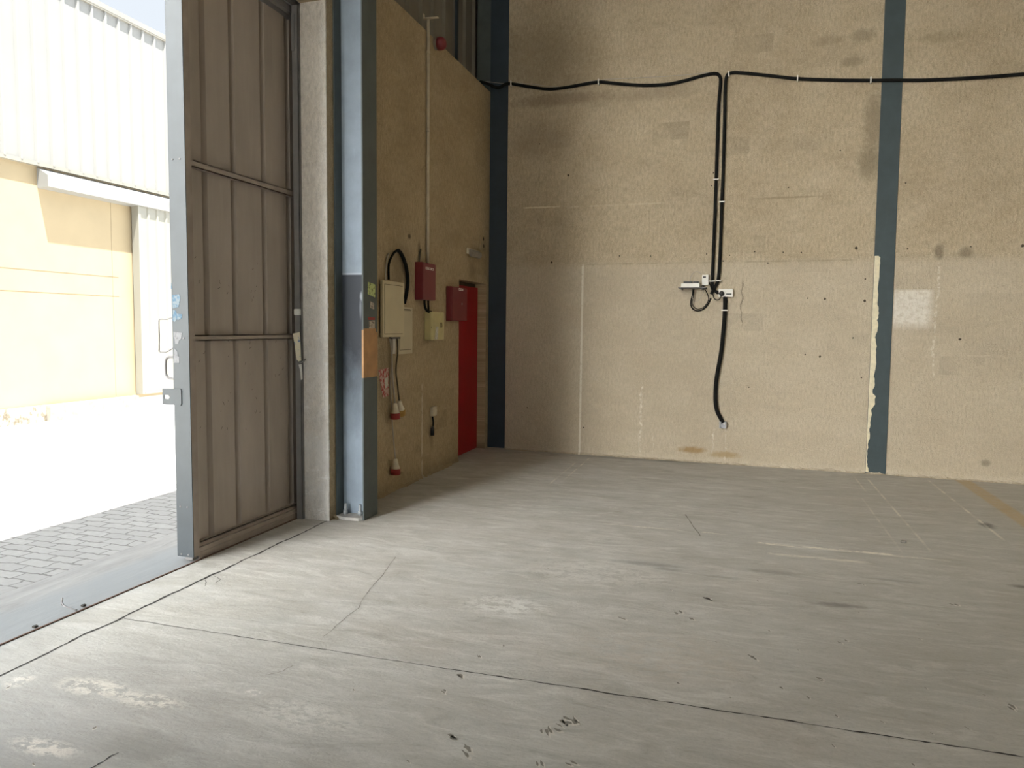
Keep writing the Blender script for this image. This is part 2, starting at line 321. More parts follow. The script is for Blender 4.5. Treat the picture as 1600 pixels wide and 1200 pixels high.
# ------------------------------------------------------------------ mesh helpers
class MB:
    def __init__(s): s.bm = bmesh.new(); s.mi = 0
    def _tag(s, faces):
        for f in faces: f.material_index = s.mi
    def mat(s, i): s.mi = i; return s
    def face(s, pts):
        f = s.bm.faces.new([s.bm.verts.new(p) for p in pts]); f.material_index = s.mi; return f
    def box(s, a, b, bev=0.0, M_=None):
        a = Vector(a); b = Vector(b)
        lo = Vector([min(p, q) for p, q in zip(a, b)]); hi = Vector([max(p, q) for p, q in zip(a, b)])
        r = bmesh.ops.create_cube(s.bm, size=1.0)['verts']
        for v in r:
            v.co = Vector([lo[i] + (v.co[i]+.5)*(hi[i]-lo[i]) for i in range(3)])
        es = list({e for v in r for e in v.link_edges})
        fs = set()
        if bev:
            out = bmesh.ops.bevel(s.bm, geom=es, offset=bev, segments=2, affect='EDGES', profile=.7)
            vs = set(out['verts'])
            for v in r:
                if v.is_valid: vs.add(v)
            for v in vs: fs.update(v.link_faces)
            if M_:
                for v in vs: v.co = M_ @ v.co
        else:
            for v in r: fs.update(v.link_faces)
            if M_:
                for v in r: v.co = M_ @ v.co
        s._tag(fs); return s
    def prism(s, pts, d, smooth=False):
        """polygon pts (3D) extruded along vector d"""
        d = Vector(d); n = len(pts)
        a = [s.bm.verts.new(p) for p in pts]; b = [s.bm.verts.new(Vector(p)+d) for p in pts]
        fs = [s.bm.faces.new(a), s.bm.faces.new(b[::-1])]
        for i in range(n): fs.append(s.bm.faces.new((a[i], b[i], b[(i+1) % n], a[(i+1) % n])))
        s._tag(fs); return s
    def sheet(s, pts, d):
        """open polyline extruded along d"""
        d = Vector(d)
        a = [s.bm.verts.new(p) for p in pts]; b = [s.bm.verts.new(Vector(p)+d) for p in pts]
        s._tag([s.bm.faces.new((a[i], a[i+1], b[i+1], b[i])) for i in range(len(pts)-1)]); return s
    def tube(s, pts, r, seg=10, cap=True):
        pts = [Vector(p) for p in pts]; rs = r if isinstance(r, (list, tuple)) else [r]*len(pts)
        rings = []; ref = None
        for i, p in enumerate(pts):
            t = (pts[min(i+1, len(pts)-1)] - pts[max(i-1, 0)]).normalized()
            if ref is None:
                ref = Vector((0, 0, 1)) if abs(t.z) < .9 else Vector((1, 0, 0))
            u = (ref - t*ref.dot(t)).normalized(); ref = u; w = t.cross(u)
            rings.append([s.bm.verts.new(p + (u*math.cos(k*2*math.pi/seg) + w*math.sin(k*2*math.pi/seg))*rs[i]) for k in range(seg)])
        fs = []
        for a, b in zip(rings, rings[1:]):
            for k in range(seg):
                f = s.bm.faces.new((a[k], a[(k+1) % seg], b[(k+1) % seg], b[k])); f.smooth = True; fs.append(f)
        if cap: fs += [s.bm.faces.new(rings[0][::-1]), s.bm.faces.new(rings[-1])]
        s._tag(fs); return s
    def disc(s, c, r, n, seg=10, jit=0.0, sq=(1, 1)):
        """flat disc about c with normal n"""
        n = Vector(n).normalized(); u = n.orthogonal().normalized()
        if abs(n.z) < .5: u = Vector((0, 0, 1)).cross(n).normalized()
        w = n.cross(u); c = Vector(c)
        s.face([c + (u*math.cos(a)*sq[0] + w*math.sin(a)*sq[1])*r*(1+rnd.uniform(-jit, jit)) for a in [k*2*math.pi/seg for k in range(seg)]]); return s
    def lathe(s, c, prof, ax, seg=20):
        """prof: list of (distance along ax, radius)"""
        ax = Vector(ax).normalized(); c = Vector(c)
        return s.tube([c+ax*d for d, _ in prof], [max(r, 1e-4) for _, r in prof], seg)

def setmats(me, mats):
    for m in (mats if isinstance(mats, (list, tuple)) else [mats]): me.materials.append(M[m])

def build(name, mb, mats, loc=(0, 0, 0), parent=None, rot=None):
    """vertices are given in world space (or in parent space + parent origin); origin moved to loc"""
    loc = Vector(loc)
    bmesh.ops.recalc_face_normals(mb.bm, faces=mb.bm.faces[:])
    base = Vector(parent['_o']) if parent is not None else loc
    for v in mb.bm.verts: v.co -= base
    me = bpy.data.meshes.new(name); mb.bm.to_mesh(me); mb.bm.free(); setmats(me, mats)
    o = bpy.data.objects.new(name, me); COL.objects.link(o)
    if parent is not None:
        o.parent = parent; o['_o'] = tuple(parent['_o'])
    else:
        o.location = loc; o['_o'] = tuple(loc)
    return o

def tag(o, label, cat, group=None, kind=None):
    o['label'] = label; o['category'] = cat
    if group: o['group'] = group
    if kind: o['kind'] = kind
    return o

def thing(name, label, cat, loc, group=None):
    o = bpy.data.objects.new(name, None); COL.objects.link(o); o.location = loc; o['_o'] = tuple(loc)
    o.empty_display_size = .1
    return tag(o, label, cat, group)

def struct(o, label, cat): return tag(o, label, cat, None, 'structure')

def smooth(pts, k=6):
    P = [Vector(p) for p in pts]; out = []
    for i in range(len(P)-1):
        a, b, c, d = P[max(i-1, 0)], P[i], P[i+1], P[min(i+2, len(P)-1)]
        for j in range(k):
            t = j/k
            out.append(.5*((2*b) + (c-a)*t + (2*a-5*b+4*c-d)*t*t + (3*b-a-3*c+d)*t**3))
    return out + [P[-1]]

# back wall frame: s along the wall from the corner, off = distance in front of it
A = Vector((-2.544, 8.220, 0)); T = Vector((5.166, -.207, 0)).normalized(); NB = Vector((T.y, -T.x, 0))   # NB points into the room
ANG = math.atan2(T.y, T.x)
def BW(s, z, off=0.0): return A + T*s + NB*off + Vector((0, 0, z))
def bwbox(mb, s0, s1, z0, z1, o0, o1, bev=0.0):
    Mx = Matrix.Translation(A) @ Matrix.Rotation(ANG, 4, 'Z')
    return mb.box((s0, -o1, z0), (s1, -o0, z1), bev, Mx)

XF = -2.8       # inner face of the front wall
H = 5.6         # eaves
YN = 0.6        # near jamb of the doorway
YP = 4.71       # far jamb (the pier)
ZL = 3.66       # doorway head

# ------------------------------------------------------------------ floor
mb = MB()
mb.face([(-3.055, -9, 0), (9.5, -9, 0), (9.5, 8.6, 0), (-3.055, 8.6, 0)])
mb.box((-3.055, -9, -.25), (9.5, 8.6, -.002))
def strip(mb, pts, w, z=.0012, jit=.35):
    P = [Vector((p[0], p[1], z)) for p in pts]
    L, Rr = [], []
    for i, p in enumerate(P):
        d = (P[min(i+1, len(P)-1)] - P[max(i-1, 0)]).normalized(); n = Vector((-d.y, d.x, 0))
        k = w*(1+rnd.uniform(-jit, jit))/2
        L.append(mb.bm.verts.new(p+n*k)); Rr.append(mb.bm.verts.new(p-n*k))
    for i in range(len(P)-1):
        f = mb.bm.faces.new((L[i], Rr[i], Rr[i+1], L[i+1])); f.material_index = mb.mi
def wander(a, b, n, j):
    a = Vector((*a, 0)); b = Vector((*b, 0)); d = (b-a).normalized(); nn = Vector((-d.y, d.x, 0)); o = 0; out = []
    for i in range(n+1):
        o = .75*o + rnd.uniform(-j, j); out.append(a.lerp(b, i/n) + nn*o)
    return out
mb.mat(1)
strip(mb, wander((-2.80, -8), (-2.80, 2.4), 90, .006), .014)
strip(mb, wander((-2.80, 2.4), (-2.815, 4.73), 70, .005), .012, jit=.5)
strip(mb, wander((-2.785, 2.80), (-.9, 2.797), 60, .0022), .0042, jit=.35)
strip(mb, wander((-.9, 2.797), (1.6, 2.797), 110, .0022), .0062, jit=.8)
strip(mb, wander((1.6, 2.797), (9, 2.79), 60, .003), .006)
for p, w in (([(-1.981, 4.1), (-1.909, 3.807), (-1.86, 3.55), (-1.787, 3.279), (-1.775, 3.029), (-1.769, 2.916)], .0028), ([(-1.729, 2.623), (-1.746, 2.557), (-1.787, 2.508)], .0025), ([(-1.918, 1.891), (-1.93, 1.80), (-1.95, 1.70)], .004), ([(-.34, 5.777), (-.199, 5.194)], .0075),
             ([(-2.79, 3.45), (-2.72, 3.42), (-2.70, 3.36)], .003), ([(-2.79, 3.38), (-2.73, 3.30)], .003)):
    q = []
    for a, b in zip(p, p[1:]): q += wander(a, b, 8, .004)
    mb.mat(1 if w in (.004, .003) else 2); strip(mb, q, w, jit=.6)
PITS = [(-.585, 2.465, 7), (-.570, 2.49, 7), (-.556, 2.515, 8), (-.542, 2.54, 8), (-.528, 2.565, 7), (-.62, 2.44, 4), (-.816, 2.264, 9), (-1.03, 2.957, 5), (-.949, 3.086, 4), (-.11, 3.993, 9), (-.24, 3.734, 6), (-.164, 3.664, 5), (-.496, 3.57, 6), (.194, 3.629, 4), (.1, 3.316, 7), (.376, 3.177, 5), (.501, 3.588, 4), (.762, 3.235, 3), (1.042, 3.168, 5), (.708, 4.488, 5), (1.128, 4.311, 6), (-1.062, 2.611, 5), (-.912, 2.315, 7), (-1.046, 2.757, 6), (-1.386, 2.505, 3), (.312, 2.996, 3), (.402, 2.896, 3), (.702, 2.86, 3), (-.366, 5.416, 3), (-1.025, 4.18, 3), (-.484, 4.453, 3), (.15, 4.355, 3), (.302, 4.202, 4), (.595, 2.635, 3), (-.571, 2.265, 5), (-.469, 2.287, 6), (-1.576, 3.631, 2), (-2.677, 2.12, 3), (-2.111, 1.991, 3), (-2.118, 1.755, 4), (-.982, 2.14, 4), (.975, 3.234, 3), (.356, 2.672, 3), (.859, 3.75, 3), (.977, 3.977, 3), (.518, 3.637, 3), (-.18, 2.97, 3), (.02, 2.9, 3), (.21, 3.05, 4), (.55, 2.9, 3), (-.05, 3.42, 3), (.30, 3.45, 3), (.83, 2.95, 4), (.63, 4.02, 3), (-.3, 4.05, 3)]
for px, py, sz in PITS:
    r = sz*.0030; an = rnd.uniform(.5, 1.3)
    for k in range(2 if sz > 4 else 1):
        cx, cy = px+rnd.uniform(-r, r)*.7, py+rnd.uniform(-r, r)*1.0
        n = 9; e = rnd.uniform(.35, .8)
        def ring(f, z, ox=0, oy=0):
            rr = random.Random(int(px*1e4)+k)
            out = []
            for q in range(n):
                a = q*2*math.pi/n; q_ = r*f*(1+rr.uniform(-.4, .4)); u, v = math.cos(a)*q_*e, math.sin(a)*q_*1.5
                out.append((cx+ox+u*math.cos(an)-v*math.sin(an)*.6, cy+oy+u*math.sin(an)*.6+v*math.cos(an), z))
            return out
        mb.mat(3); mb.face(ring(1.0, .0009, r*.35, -r*.25))
        mb.mat(2); mb.face(ring(.80, .0014))
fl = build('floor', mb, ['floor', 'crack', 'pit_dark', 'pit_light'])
struct(fl, 'worn grey concrete slab floor with cracks and a faded yellow line', 'floor')

# ------------------------------------------------------------------ back wall
mb = MB()
mb.box((-.02, 0, 0), (9.6, .2, H))
mb.mat(1)
HOLES = [(2.817, 2.105), (2.204, 2.209), (2.437, 2.191), (2.683, 2.222), (2.375, 2.133), (3.636, 2.235, 1.6), (4.088, 2.218), (4.622, 2.226), (5.04, 2.224, 1.4), (3.209, 1.746), (3.37, 1.74, 1.2), (3.346, 1.162, 1.2), (3.207, 1.178), (2.673, .826), (3.733, 1.72, 1.4), (3.644, 1.353), (4.575, 1.355, 1.3), (3.736, .961), (.693, 3.103, 1.2), (.355, 3.465), (3.452, 3.192), (4.043, 2.846), (2.235, 2.913), (2.25, 3.043), (.517, 2.152, 1.3), (1.284, 2.208), (.252, .5), (.92, .306), (2.986, 2.856), (3.729, 1.933), (2.96, 2.21), (3.13, 2.205), (1.62, 2.2)]
for h_ in HOLES:
    mb.disc((h_[0], -.0012, h_[1]), .0095*(h_[2] if len(h_) > 2 else .8), (0, -1, 0), 9, .2)
mb.mat(2)   # ragged mortar fillet on the floor
x = -.02; prev = None
while x < 9.5:
    w = .012+rnd.random()*.022; hh = .010+rnd.random()*.03
    cur = [(x, 0, hh), (x, -w, .002), (x, 0, .002)]
    if prev:
        for i in range(2): mb.face([prev[i], prev[i+1], cur[i+1], cur[i]])
    prev = cur; x += .03+rnd.random()*.05
wb = build('wall_back', mb, ['wall', 'hole', 'wall'])
wb.location = A; wb.rotation_euler = (0, 0, ANG)
struct(wb, 'rough buff block wall at the back, carrying the black cables', 'wall')

# ------------------------------------------------------------------ front wall with the doorway and the recess of the red door
mb = MB()
DY0, DY1, DZ = 7.32, 8.19, 1.915
mb.box((-3.0, 4.72, 0), (XF, DY0, 4.1)); mb.box((-3.0, DY0, DZ), (XF, DY1, 4.1)); mb.box((-3.0, DY1, 0), (XF, 8.62, 4.1))
mb.box((-3.0, DY0, 0), (-2.945, DY1, DZ))
mb.box((-3.0, YN, ZL), (XF, 4.72, 4.1)); mb.box((-3.0, -9, 0), (XF, YN, 4.1))
mb.mat(1); mb.box((-3.0, YP, 0), (XF, 4.722, ZL))
x = 4.75; prev = None      # rubble along the foot
mb.mat(0)
while x < DY0:
    w = .01+rnd.random()*.035; hh = .008+rnd.random()*.035
    cur = [(XF, x, hh), (XF+w, x, .002), (XF, x, .002)]
    if prev:
        for i in range(2): mb.face([prev[i], prev[i+1], cur[i+1], cur[i]])
    prev = cur; x += .03+rnd.random()*.06
# broken arris of the pier
for k in range(46):
    zc = rnd.uniform(.05, 2.0); r = rnd.uniform(.004, .011)
    mb.mat(1); mb.box((XF-r*1.2, YP-r*.55, zc-r*1.6), (XF+r*.35, YP+r, zc+r*1.6))
wf = build('wall_front', mb, ['wall_f', 'pier'])
struct(wf, 'shaded block wall beside the doorway, carrying the red and cream boxes', 'wall')

# ribbed sheet above the front wall
def ribbed(y0, y1, pitch, crest, h, x, sgn=1):
    pts = []; y = y0
    while y < y1:
        for dy, dx in ((0, 0), (pitch-crest-.03, 0), (pitch-crest-.01, h), (pitch-.02, h)):
            if y+dy <= y1: pts.append((x+sgn*dx, y+dy))
        y += pitch
    pts.append((x, y1)); return pts
mb = MB()
WY0, WY1, WZ0, WZ1 = -0.6, 3.6, 4.1, 5.4     # unseen gap over the doorway, added to light the back wall
def clad(a, b, z0, z1): mb.sheet([(p[0], p[1], z0) for p in ribbed(a, b, .30, .07, .03, -3.035)], (0, 0, z1-z0))
clad(WY1, 8.7, 4.06, H); clad(-9, WY0, 4.06, H); clad(WY0, WY1, WZ1, H)
mb.box((-3.1, 8.60, 4.05), (-2.5, 8.64, H)); mb.mat(1); mb.box((-3.01, 6.02, 4.1), (-2.99, 6.10, H)); mb.box((-3.01, 7.7, 4.1), (-2.985, 7.74, H))
wc = build('wall_front_cladding', mb, ['clad_in', 'steel_dark'])
struct(wc, 'ribbed steel sheeting above the shaded block wall', 'wall cladding')

mb = MB(); mb.box((-3.07, -9.2, H), (9.7, 8.8, H+.1)); struct(build('ceiling', mb, 'ceil'), 'plain sheet roof over the warehouse', 'ceiling')
mb = MB(); mb.box((9.5, -9, 0), (9.7, 8.6, H)); struct(build('wall_right', mb, 'farwall'), 'block wall on the far right side, outside the view', 'wall')
mb = MB(); mb.box((1.6, -9.2, 0), (9.7, -9, H)); mb.box((-3.0, -9.2, 3.7), (1.6, -9, H)); struct(build('wall_rear', mb, 'farwall'), 'block wall behind the camera with an opening added for fill light, outside the view', 'wall')  # unseen rear opening added to lift the pier and back wall

# ------------------------------------------------------------------ red door
mb = MB(); mb.box((-2.945, DY0, .004), (-2.90, DY1-.001, 1.87), .003)
mb.box((-2.905, DY0, 1.60), (-2.894, DY1-.03, 1.606))
d1 = build('door_1', mb, 'reddoor', (-2.92, 7.75, 0)); struct(d1, 'flush red metal door set back in the shaded block wall', 'door')
mb = MB(); mb.box((-2.944, DY0, 1.868), (-2.93, DY1-.001, DZ-.001)); build('door_head_gap', mb, 'groove', parent=d1)

# ------------------------------------------------------------------ steel columns
c = thing('steel_column', 'blue-grey steel H column beside the concrete pier, with tape and stickers', 'column', (-2.68, 4.9, 0))
mb = MB(); mb.box((-2.577, 4.80, .002), (-2.566, 5.015, H), .002); build('inner_flange', mb, 'steel', parent=c)
mb = MB(); mb.box((-2.797, 4.80, .002), (-2.786, 5.015, H), .002); build('outer_flange', mb, 'steel', parent=c)
mb = MB(); mb.box((-2.787, 4.896, .002), (-2.576, 4.904, H)); build('web', mb, 'steel_web_lit', parent=c)
mb = MB()
pl = [(-2.79+.03*math.sin(a*3)+.0, 0) for a in (0, 1)]
mb.prism([(-2.785, 4.79, .002), (-2.70, 4.765, .002), (-2.60, 4.775, .002), (-2.58, 4.80, .002), (-2.58, 4.895, .002), (-2.785, 4.895, .002)], (0, 0, .022)); build('grouted_base', mb, 'grout', parent=c)
for bx in (-2.745, -2.625):
    mb = MB(); mb.tube([(bx, 4.85, .02), (bx, 4.85, .105)], .011, 10)
    mb.tube([(bx, 4.85, .03), (bx, 4.85, .055)], .019, 6); build('anchor_bolt', mb, 'galv', parent=c)
mb = MB()
mb.box((-2.5655, 4.800, 1.045), (-2.5635, 5.0165, 1.375)); mb.box((-2.578, 4.7985, 1.045), (-2.5635, 4.8005, 1.39))
mb.box((-2.566, 4.803, 1.372), (-2.5636, 4.99, 1.40)); build('tape_wrap', mb, 'tape', parent=c)['label'] = 'band of brown parcel tape'
mb = MB(); mb.prism([(-2.5655, 4.872, 1.735), (-2.5655, 4.985, 1.722), (-2.5655, 4.98, 1.628), (-2.5655, 4.868, 1.648)], (.0012, 0, 0)); build('sticker', mb, 'paper_green', parent=c)['label'] = 'small green flyer'
mb = MB(); mb.prism([(-2.5655, 4.885, 1.455), (-2.5655, 4.975, 1.46), (-2.5655, 4.975, 1.39), (-2.5655, 4.885, 1.395)], (.0012, 0, 0)); build('sticker', mb, 'paper_faded', parent=c)['label'] = 'faded label with a red upper edge'
mb = MB(); mb.box((-2.5655, 4.87, 1.463), (-2.564, 4.975, 1.482)); build('sticker', mb, 'plug_red', parent=c)['label'] = 'thin red strip'
mb = MB(); mb.prism([(-2.5655, 4.90, 1.60), (-2.5655, 4.96, 1.585), (-2.5655, 4.965, 1.54), (-2.5655, 4.905, 1.55)], (.0012, 0, 0)); build('sticker', mb, 'paper_faded', parent=c)['label'] = 'worn grey scrap'

c = thing('steel_column', 'dark navy steel column standing in the corner beside the red door', 'column', (-2.68, 8.32, 0))
mb = MB(); mb.box((-2.80, 8.285, .002), (-2.57, 8.30, H), .002); build('front_flange', mb, 'steel_dark', parent=c)
mb = MB(); mb.box((-2.69, 8.30, .002), (-2.68, 8.50, H)); build('web', mb, 'steel_dark', parent=c)
mb = MB(); mb.box((-2.80, 8.50, .002), (-2.57, 8.512, H)); build('rear_flange', mb, 'steel_dark', parent=c)
mb = MB(); mb.box((-2.985, 8.32, 4.1), (-2.81, 8.335, H)); mb.box((-2.985, 8.32, 4.1), (-2.975, 8.40, H)); build('cladding_angle', mb, 'steel', parent=c)

c = thing('steel_column', 'blue-grey column flush in the back wall with peeling cream filler', 'column', BW(3.89, 0, 0))
mb = MB(); 
mb.prism([BW(3.783, H, .001), BW(3.81, .003, .001), BW(3.994, .003, .001), BW(3.962, H, .001)], NB*.007); build('flange', mb, 'steel_r', parent=c)
mb = MB(); out = []
zz = [2.156, 2.143, 2.05, 1.90, 1.72, 1.66, 1.60, 1.532, 1.45, 1.36, 1.30, 1.218, 1.10, .98, .90, .82, .78, .70, .647, .60, .52, .45, .389, .30, .20, .12, .06, .003]
ww = [.035, .046, .05, .045, .041, .05, .062, .048, .058, .032, .05, .045, .052, .042, .05, .030, .060, .055, .03, .036, .026, .02, .026, .012, .010, .008, .022, .03]
zz2, ww2 = [], []
for i in range(len(zz)-1):
    for k in range(3):
        f = k/3; zz2.append(zz[i]*(1-f)+zz[i+1]*f); ww2.append(max(.004, ww[i]*(1-f)+ww[i+1]*f+rnd.uniform(-.005, .005)))
L = [BW(3.783+.027*(1-z/6.3)+.002, z, .0085) for z in zz2]; Rg = [BW(3.783+.027*(1-z/6.3)+.002+w, z, .0085) for z, w in zip(zz2, ww2)]
for i in range(len(L)-1):
    mb.prism([L[i], Rg[i], Rg[i+1], L[i+1]], NB*.004)
build('filler_strip', mb, 'creamfill', parent=c)['label'] = 'ragged strip of peeling cream filler'

# ------------------------------------------------------------------ sliding door leaf (outside the wall)
XI, XO, Y0, Y1, ZB, ZT = -3.07, -3.185, 3.62, 6.15, .035, 3.66
lf = thing('sliding_door', 'tall ribbed steel sliding door leaf, half open across the doorway', 'door', (-3.12, 3.62, 0))
mb = MB(); mb.box((XO, Y0, .025), (XI-.004, Y0+.05, ZT), .003); mb.box((XI-.005, Y0, .025), (XI+.0005, Y0+.0055, ZT))
build('leading_stile', mb, 'stile', parent=lf)
mb = MB(); mb.box((XI-.004, Y0+.005, .025), (XI, Y0+.055, ZT)); build('stile_return', mb, 'rail_brown', parent=lf)
mb = MB(); mb.box((XO, Y1-.05, ZB), (XI, Y1, ZT), .003); build('trailing_stile', mb, 'frame_dark', parent=lf)
mb = MB()
prof = []
GR = [3.84, 4.11, 4.43, 4.72, 5.02, 5.32, 5.62, 5.92]
XS = -3.118
prof.append((XS, Y0+.05))
for g in GR: prof += [(XS, g-.028), (XS-.030, g-.014), (XS-.030, g+.014), (XS, g+.028)]
prof.append((XS, Y1-.05))
mb.sheet([(p[0], p[1], ZB+.05) for p in prof], (0, 0, ZT-ZB-.06))
mb.mat(1)
for k in range(46):      # scribbles and scrapes
    yc = rnd.choice([3.74, 3.97, 4.0, 4.25, 4.3, 4.58]) + rnd.uniform(-.06, .06); zc = rnd.choice([1.75, 1.6, 1.15, 1.0, .9, .75, 1.25]) + rnd.uniform(-.1, .1)
    a = rnd.uniform(.4, 2.2); l = rnd.uniform(.008, .028)
    p0 = Vector((XS+.0012, yc, zc)); d = Vector((0, math.cos(a)*l, math.sin(a)*l)); n = Vector((0, -math.sin(a), math.cos(a)))*.0014
    bow = n*rnd.uniform(-4, 4)
    mb.face([p0-n, p0+d*.5+bow-n, p0+d-n, p0+d+n, p0+d*.5+bow+n, p0+n])
build('ribbed_sheet', mb, ['sheet', 'scribble'], parent=lf)
for nm, z0, z1, dp in (('cross_rail', 2.335, 2.375, .038), ('cross_rail', 1.318, 1.352, .030)):
    mb = MB(); mb.box((XS+.002, Y0+.055, z0), (XS+dp, Y1-.05, z0+.006)); mb.box((XS+dp-.004, Y0+.055, z0), (XS+dp, Y1-.05, z1)); mb.box((XS+.002, Y0+.055, z1-.005), (XS+dp, Y1-.05, z1))
    build(nm, mb, 'rail_brown', parent=lf)
mb = MB()
mb.box((XI-.012, Y0+.055, .0015), (XI, Y1, .070)); mb.box((XS-.01, Y0+.055, .060), (XI-.002, Y1, .068)); mb.box((XI-.03, Y0+.055, .066), (XI-.022, Y1, .098)); mb.box((XS, Y0+.055, .09), (XI-.022, Y1, .10)); mb.box((XI-.003, Y0+.055, .036), (XI+.006, Y1, .043))
build('bottom_rail', mb, 'rail_brown', parent=lf)
mb = MB(); mb.box((XI-.012, Y0+.055, 3.575), (XI, Y1, ZT), .002); mb.box((XS-.01, Y0+.055, 3.575), (XI-.002, Y1, 3.585)); mb.box((XI-.003, Y0+.055, 3.60), (XI+.006, Y1, 3.607)); build('top_rail', mb, 'frame_dark', parent=lf)
mb = MB(); mb.tube([(XI-.055, Y0+.03, .004), (XI-.055, Y0+.03, .05)], .012, 8); mb.box((XI-.065, Y0+.01, .004), (XI-.015, Y0+.07, .03), .004); build('guide_shoe', mb, 'frame_dark', parent=lf)
for sx in (-3.155, -3.105):
    for sz in (2.365, 1.335, .33, .04):
        mb = MB(); mb.lathe((sx, Y0+.001, sz), [(0, .0055), (.003, .0055), (.004, .003)], (0, -1, 0), 10); build('screw', mb, 'frame_dark', parent=lf)
mb = MB(); mb.tube(smooth([(-3.17, 3.635, 1.445), (-3.20, 3.632, 1.452), (-3.235, 3.63, 1.445), (-3.275, 3.628, 1.444), (-3.287, 3.628, 1.43), (-3.289, 3.63, 1.35), (-3.292, 3.63, 1.27), (-3.288, 3.63, 1.253), (-3.245, 3.632, 1.252), (-3.215, 3.634, 1.265), (-3.18, 3.635, 1.285)], 4), .0042, 8); build('pull_handle', mb, 'frame_dark', parent=lf)['label'] = 'thin bent rod handle'
mb = MB(); mb.tube(smooth([(-3.175, 3.635, 1.222), (-3.215, 3.63, 1.223), (-3.238, 3.63, 1.215), (-3.247, 3.63, 1.19), (-3.248, 3.63, 1.13), (-3.240, 3.63, 1.105), (-3.215, 3.63, 1.096), (-3.175, 3.635, 1.094)], 4), .0075, 10); build('pull_handle', mb, 'frame_dark', parent=lf)['label'] = 'thick D handle'
# slotted latch plate
bm = bmesh.new()
def loop(pts):
    vs = [bm.verts.new((p[0], Y0-.006, p[1])) for p in pts]; return [bm.edges.new((vs[i], vs[(i+1) % len(vs)])) for i in range(len(vs))]
es = loop([(-3.262, .940), (-3.135, .938), (-3.127, .946), (-3.127, 1.030), (-3.134, 1.036), (-3.262, 1.034)])
st = [(-3.232+.010*math.cos(a)+(.010 if math.cos(a) > 0 else -.010), .985+.0125*math.sin(a)) for a in [k*2*math.pi/16+.01 for k in range(16)]]
es += loop(st)
g = bmesh.ops.triangle_fill(bm, edges=es, use_beauty=True)
r = bmesh.ops.extrude_face_region(bm, geom=bm.faces[:])
for v in r['geom']:
    if isinstance(v, bmesh.types.BMVert): v.co.y += .006
mb = MB(); mb.bm.free(); mb.bm = bm; build('latch_plate', mb, 'stile', parent=lf)['label'] = 'grey latch plate with an oval slot'
def scrap(pts, mat, lab):
    mb = MB(); mb.prism([(p[0], Y0-.0016, p[1]) for p in pts], (0, .0012, 0)); build('sticker', mb, mat, parent=lf)['label'] = lab
scrap([(-3.178, 1.585), (-3.128, 1.592), (-3.122, 1.57), (-3.127, 1.545), (-3.136, 1.517), (-3.178, 1.508)], 'paper_blue', 'torn light blue sticker')
scrap([(-3.176, 1.502), (-3.155, 1.495), (-3.148, 1.478), (-3.112, 1.474), (-3.115, 1.452), (-3.140, 1.440), (-3.150, 1.447), (-3.163, 1.428), (-3.179, 1.440)], 'paper_blue', 'ragged remnant of a blue sticker')
scrap([(-3.176, 1.372), (-3.115, 1.366), (-3.118, 1.338), (-3.122, 1.330), (-3.136, 1.322), (-3.144, 1.300), (-3.165, 1.302), (-3.168, 1.328), (-3.176, 1.345)], 'paper_white', 'torn white sticker')
scrap([(-3.172, 1.277), (-3.150, 1.255), (-3.147, 1.230), (-3.137, 1.226), (-3.139, 1.19), (-3.180, 1.188)], 'paper_white', 'lower torn white sticker')
scrap([(-3.186, 1.655), (-3.180, 1.66), (-3.179, 1.62), (-3.186, 1.625)], 'paper_blue', 'sliver of blue sticker')

# floor rail of the door
mb = MB(); mb.box((-3.064, -5.2, -.06), (-3.056, 6.2, .006)); mb.mat(1); mb.box((-3.072, -5.2, -.06), (-3.064, 6.2, .001))
tag(build('door_rail', mb, ['rust', 'frame_dark'], (-3.06, 2, 0)), 'rusty steel guide rail running along the threshold', 'rail')
mb = MB(); mb.box((-3.30, -5.2, ZL+.03), (-3.01, 6.2, ZL+.05)); mb.box((-3.30, -5.2, ZL+.05), (-3.29, 6.2, ZL+.16)); mb.box((-3.02, -5.2, ZL+.05), (-3.01, 6.2, ZL+.16)); mb.box((-3.06, -5.2, ZL-.02), (-3.045, 4.86, ZL+.03))
tag(build('door_track', mb, ['frame_dark']), 'dark overhead steel track above the sliding door', 'track')
mb = MB(); mb.box((-3.052, 4.685, .002), (-3.002, 4.692, ZL-.02), .002); mb.box((-3.010, 4.685, .002), (-3.002, 4.78, ZL-.02), .002)
mb.box((-3.052, 4.678, 3.33), (-3.03, 4.685, 3.58), .002)
tag(build('door_jamb', mb, 'frame_dark', (-3.03, 4.69, 0)), 'narrow grey steel angle up the edge of the pier', 'door jamb')

# printed tag and paper caught on the jamb
tg = thing('paper_tag', 'cream and blue printed card tied to the jamb angle', 'tag', (-3.03, 4.67, 1.14))
mb = MB(); mb.prism([(-3.062, 4.672, 1.358), (-3.003, 4.670, 1.370), (-2.995, 4.668, 1.215), (-2.992, 4.668, 1.165), (-3.026, 4.668, 1.157)], (0, .002, 0)); build('card', mb, 'gold_tag', parent=tg)
mb = MB(); mb.tube(smooth([(-3.025, 4.665, 1.165), (-3.005, 4.66, 1.15), (-2.975, 4.672, 1.16), (-2.972, 4.69, 1.175), (-2.985, 4.70, 1.17)], 4), .005, 8); build('wire_tie', mb, 'frame_dark', parent=tg)
mb = MB(); mb.prism([(-3.022, 4.680, 1.135), (-2.995, 4.678, 1.14), (-2.990, 4.678, 1.03), (-3.002, 4.678, 1.025), (-3.010, 4.679, 1.10)], (0, .002, 0)); tag(build('paper_scrap', mb, 'paper', (-3.0, 4.68, 1.03)), 'strip of torn white paper hanging below the printed card', 'paper')
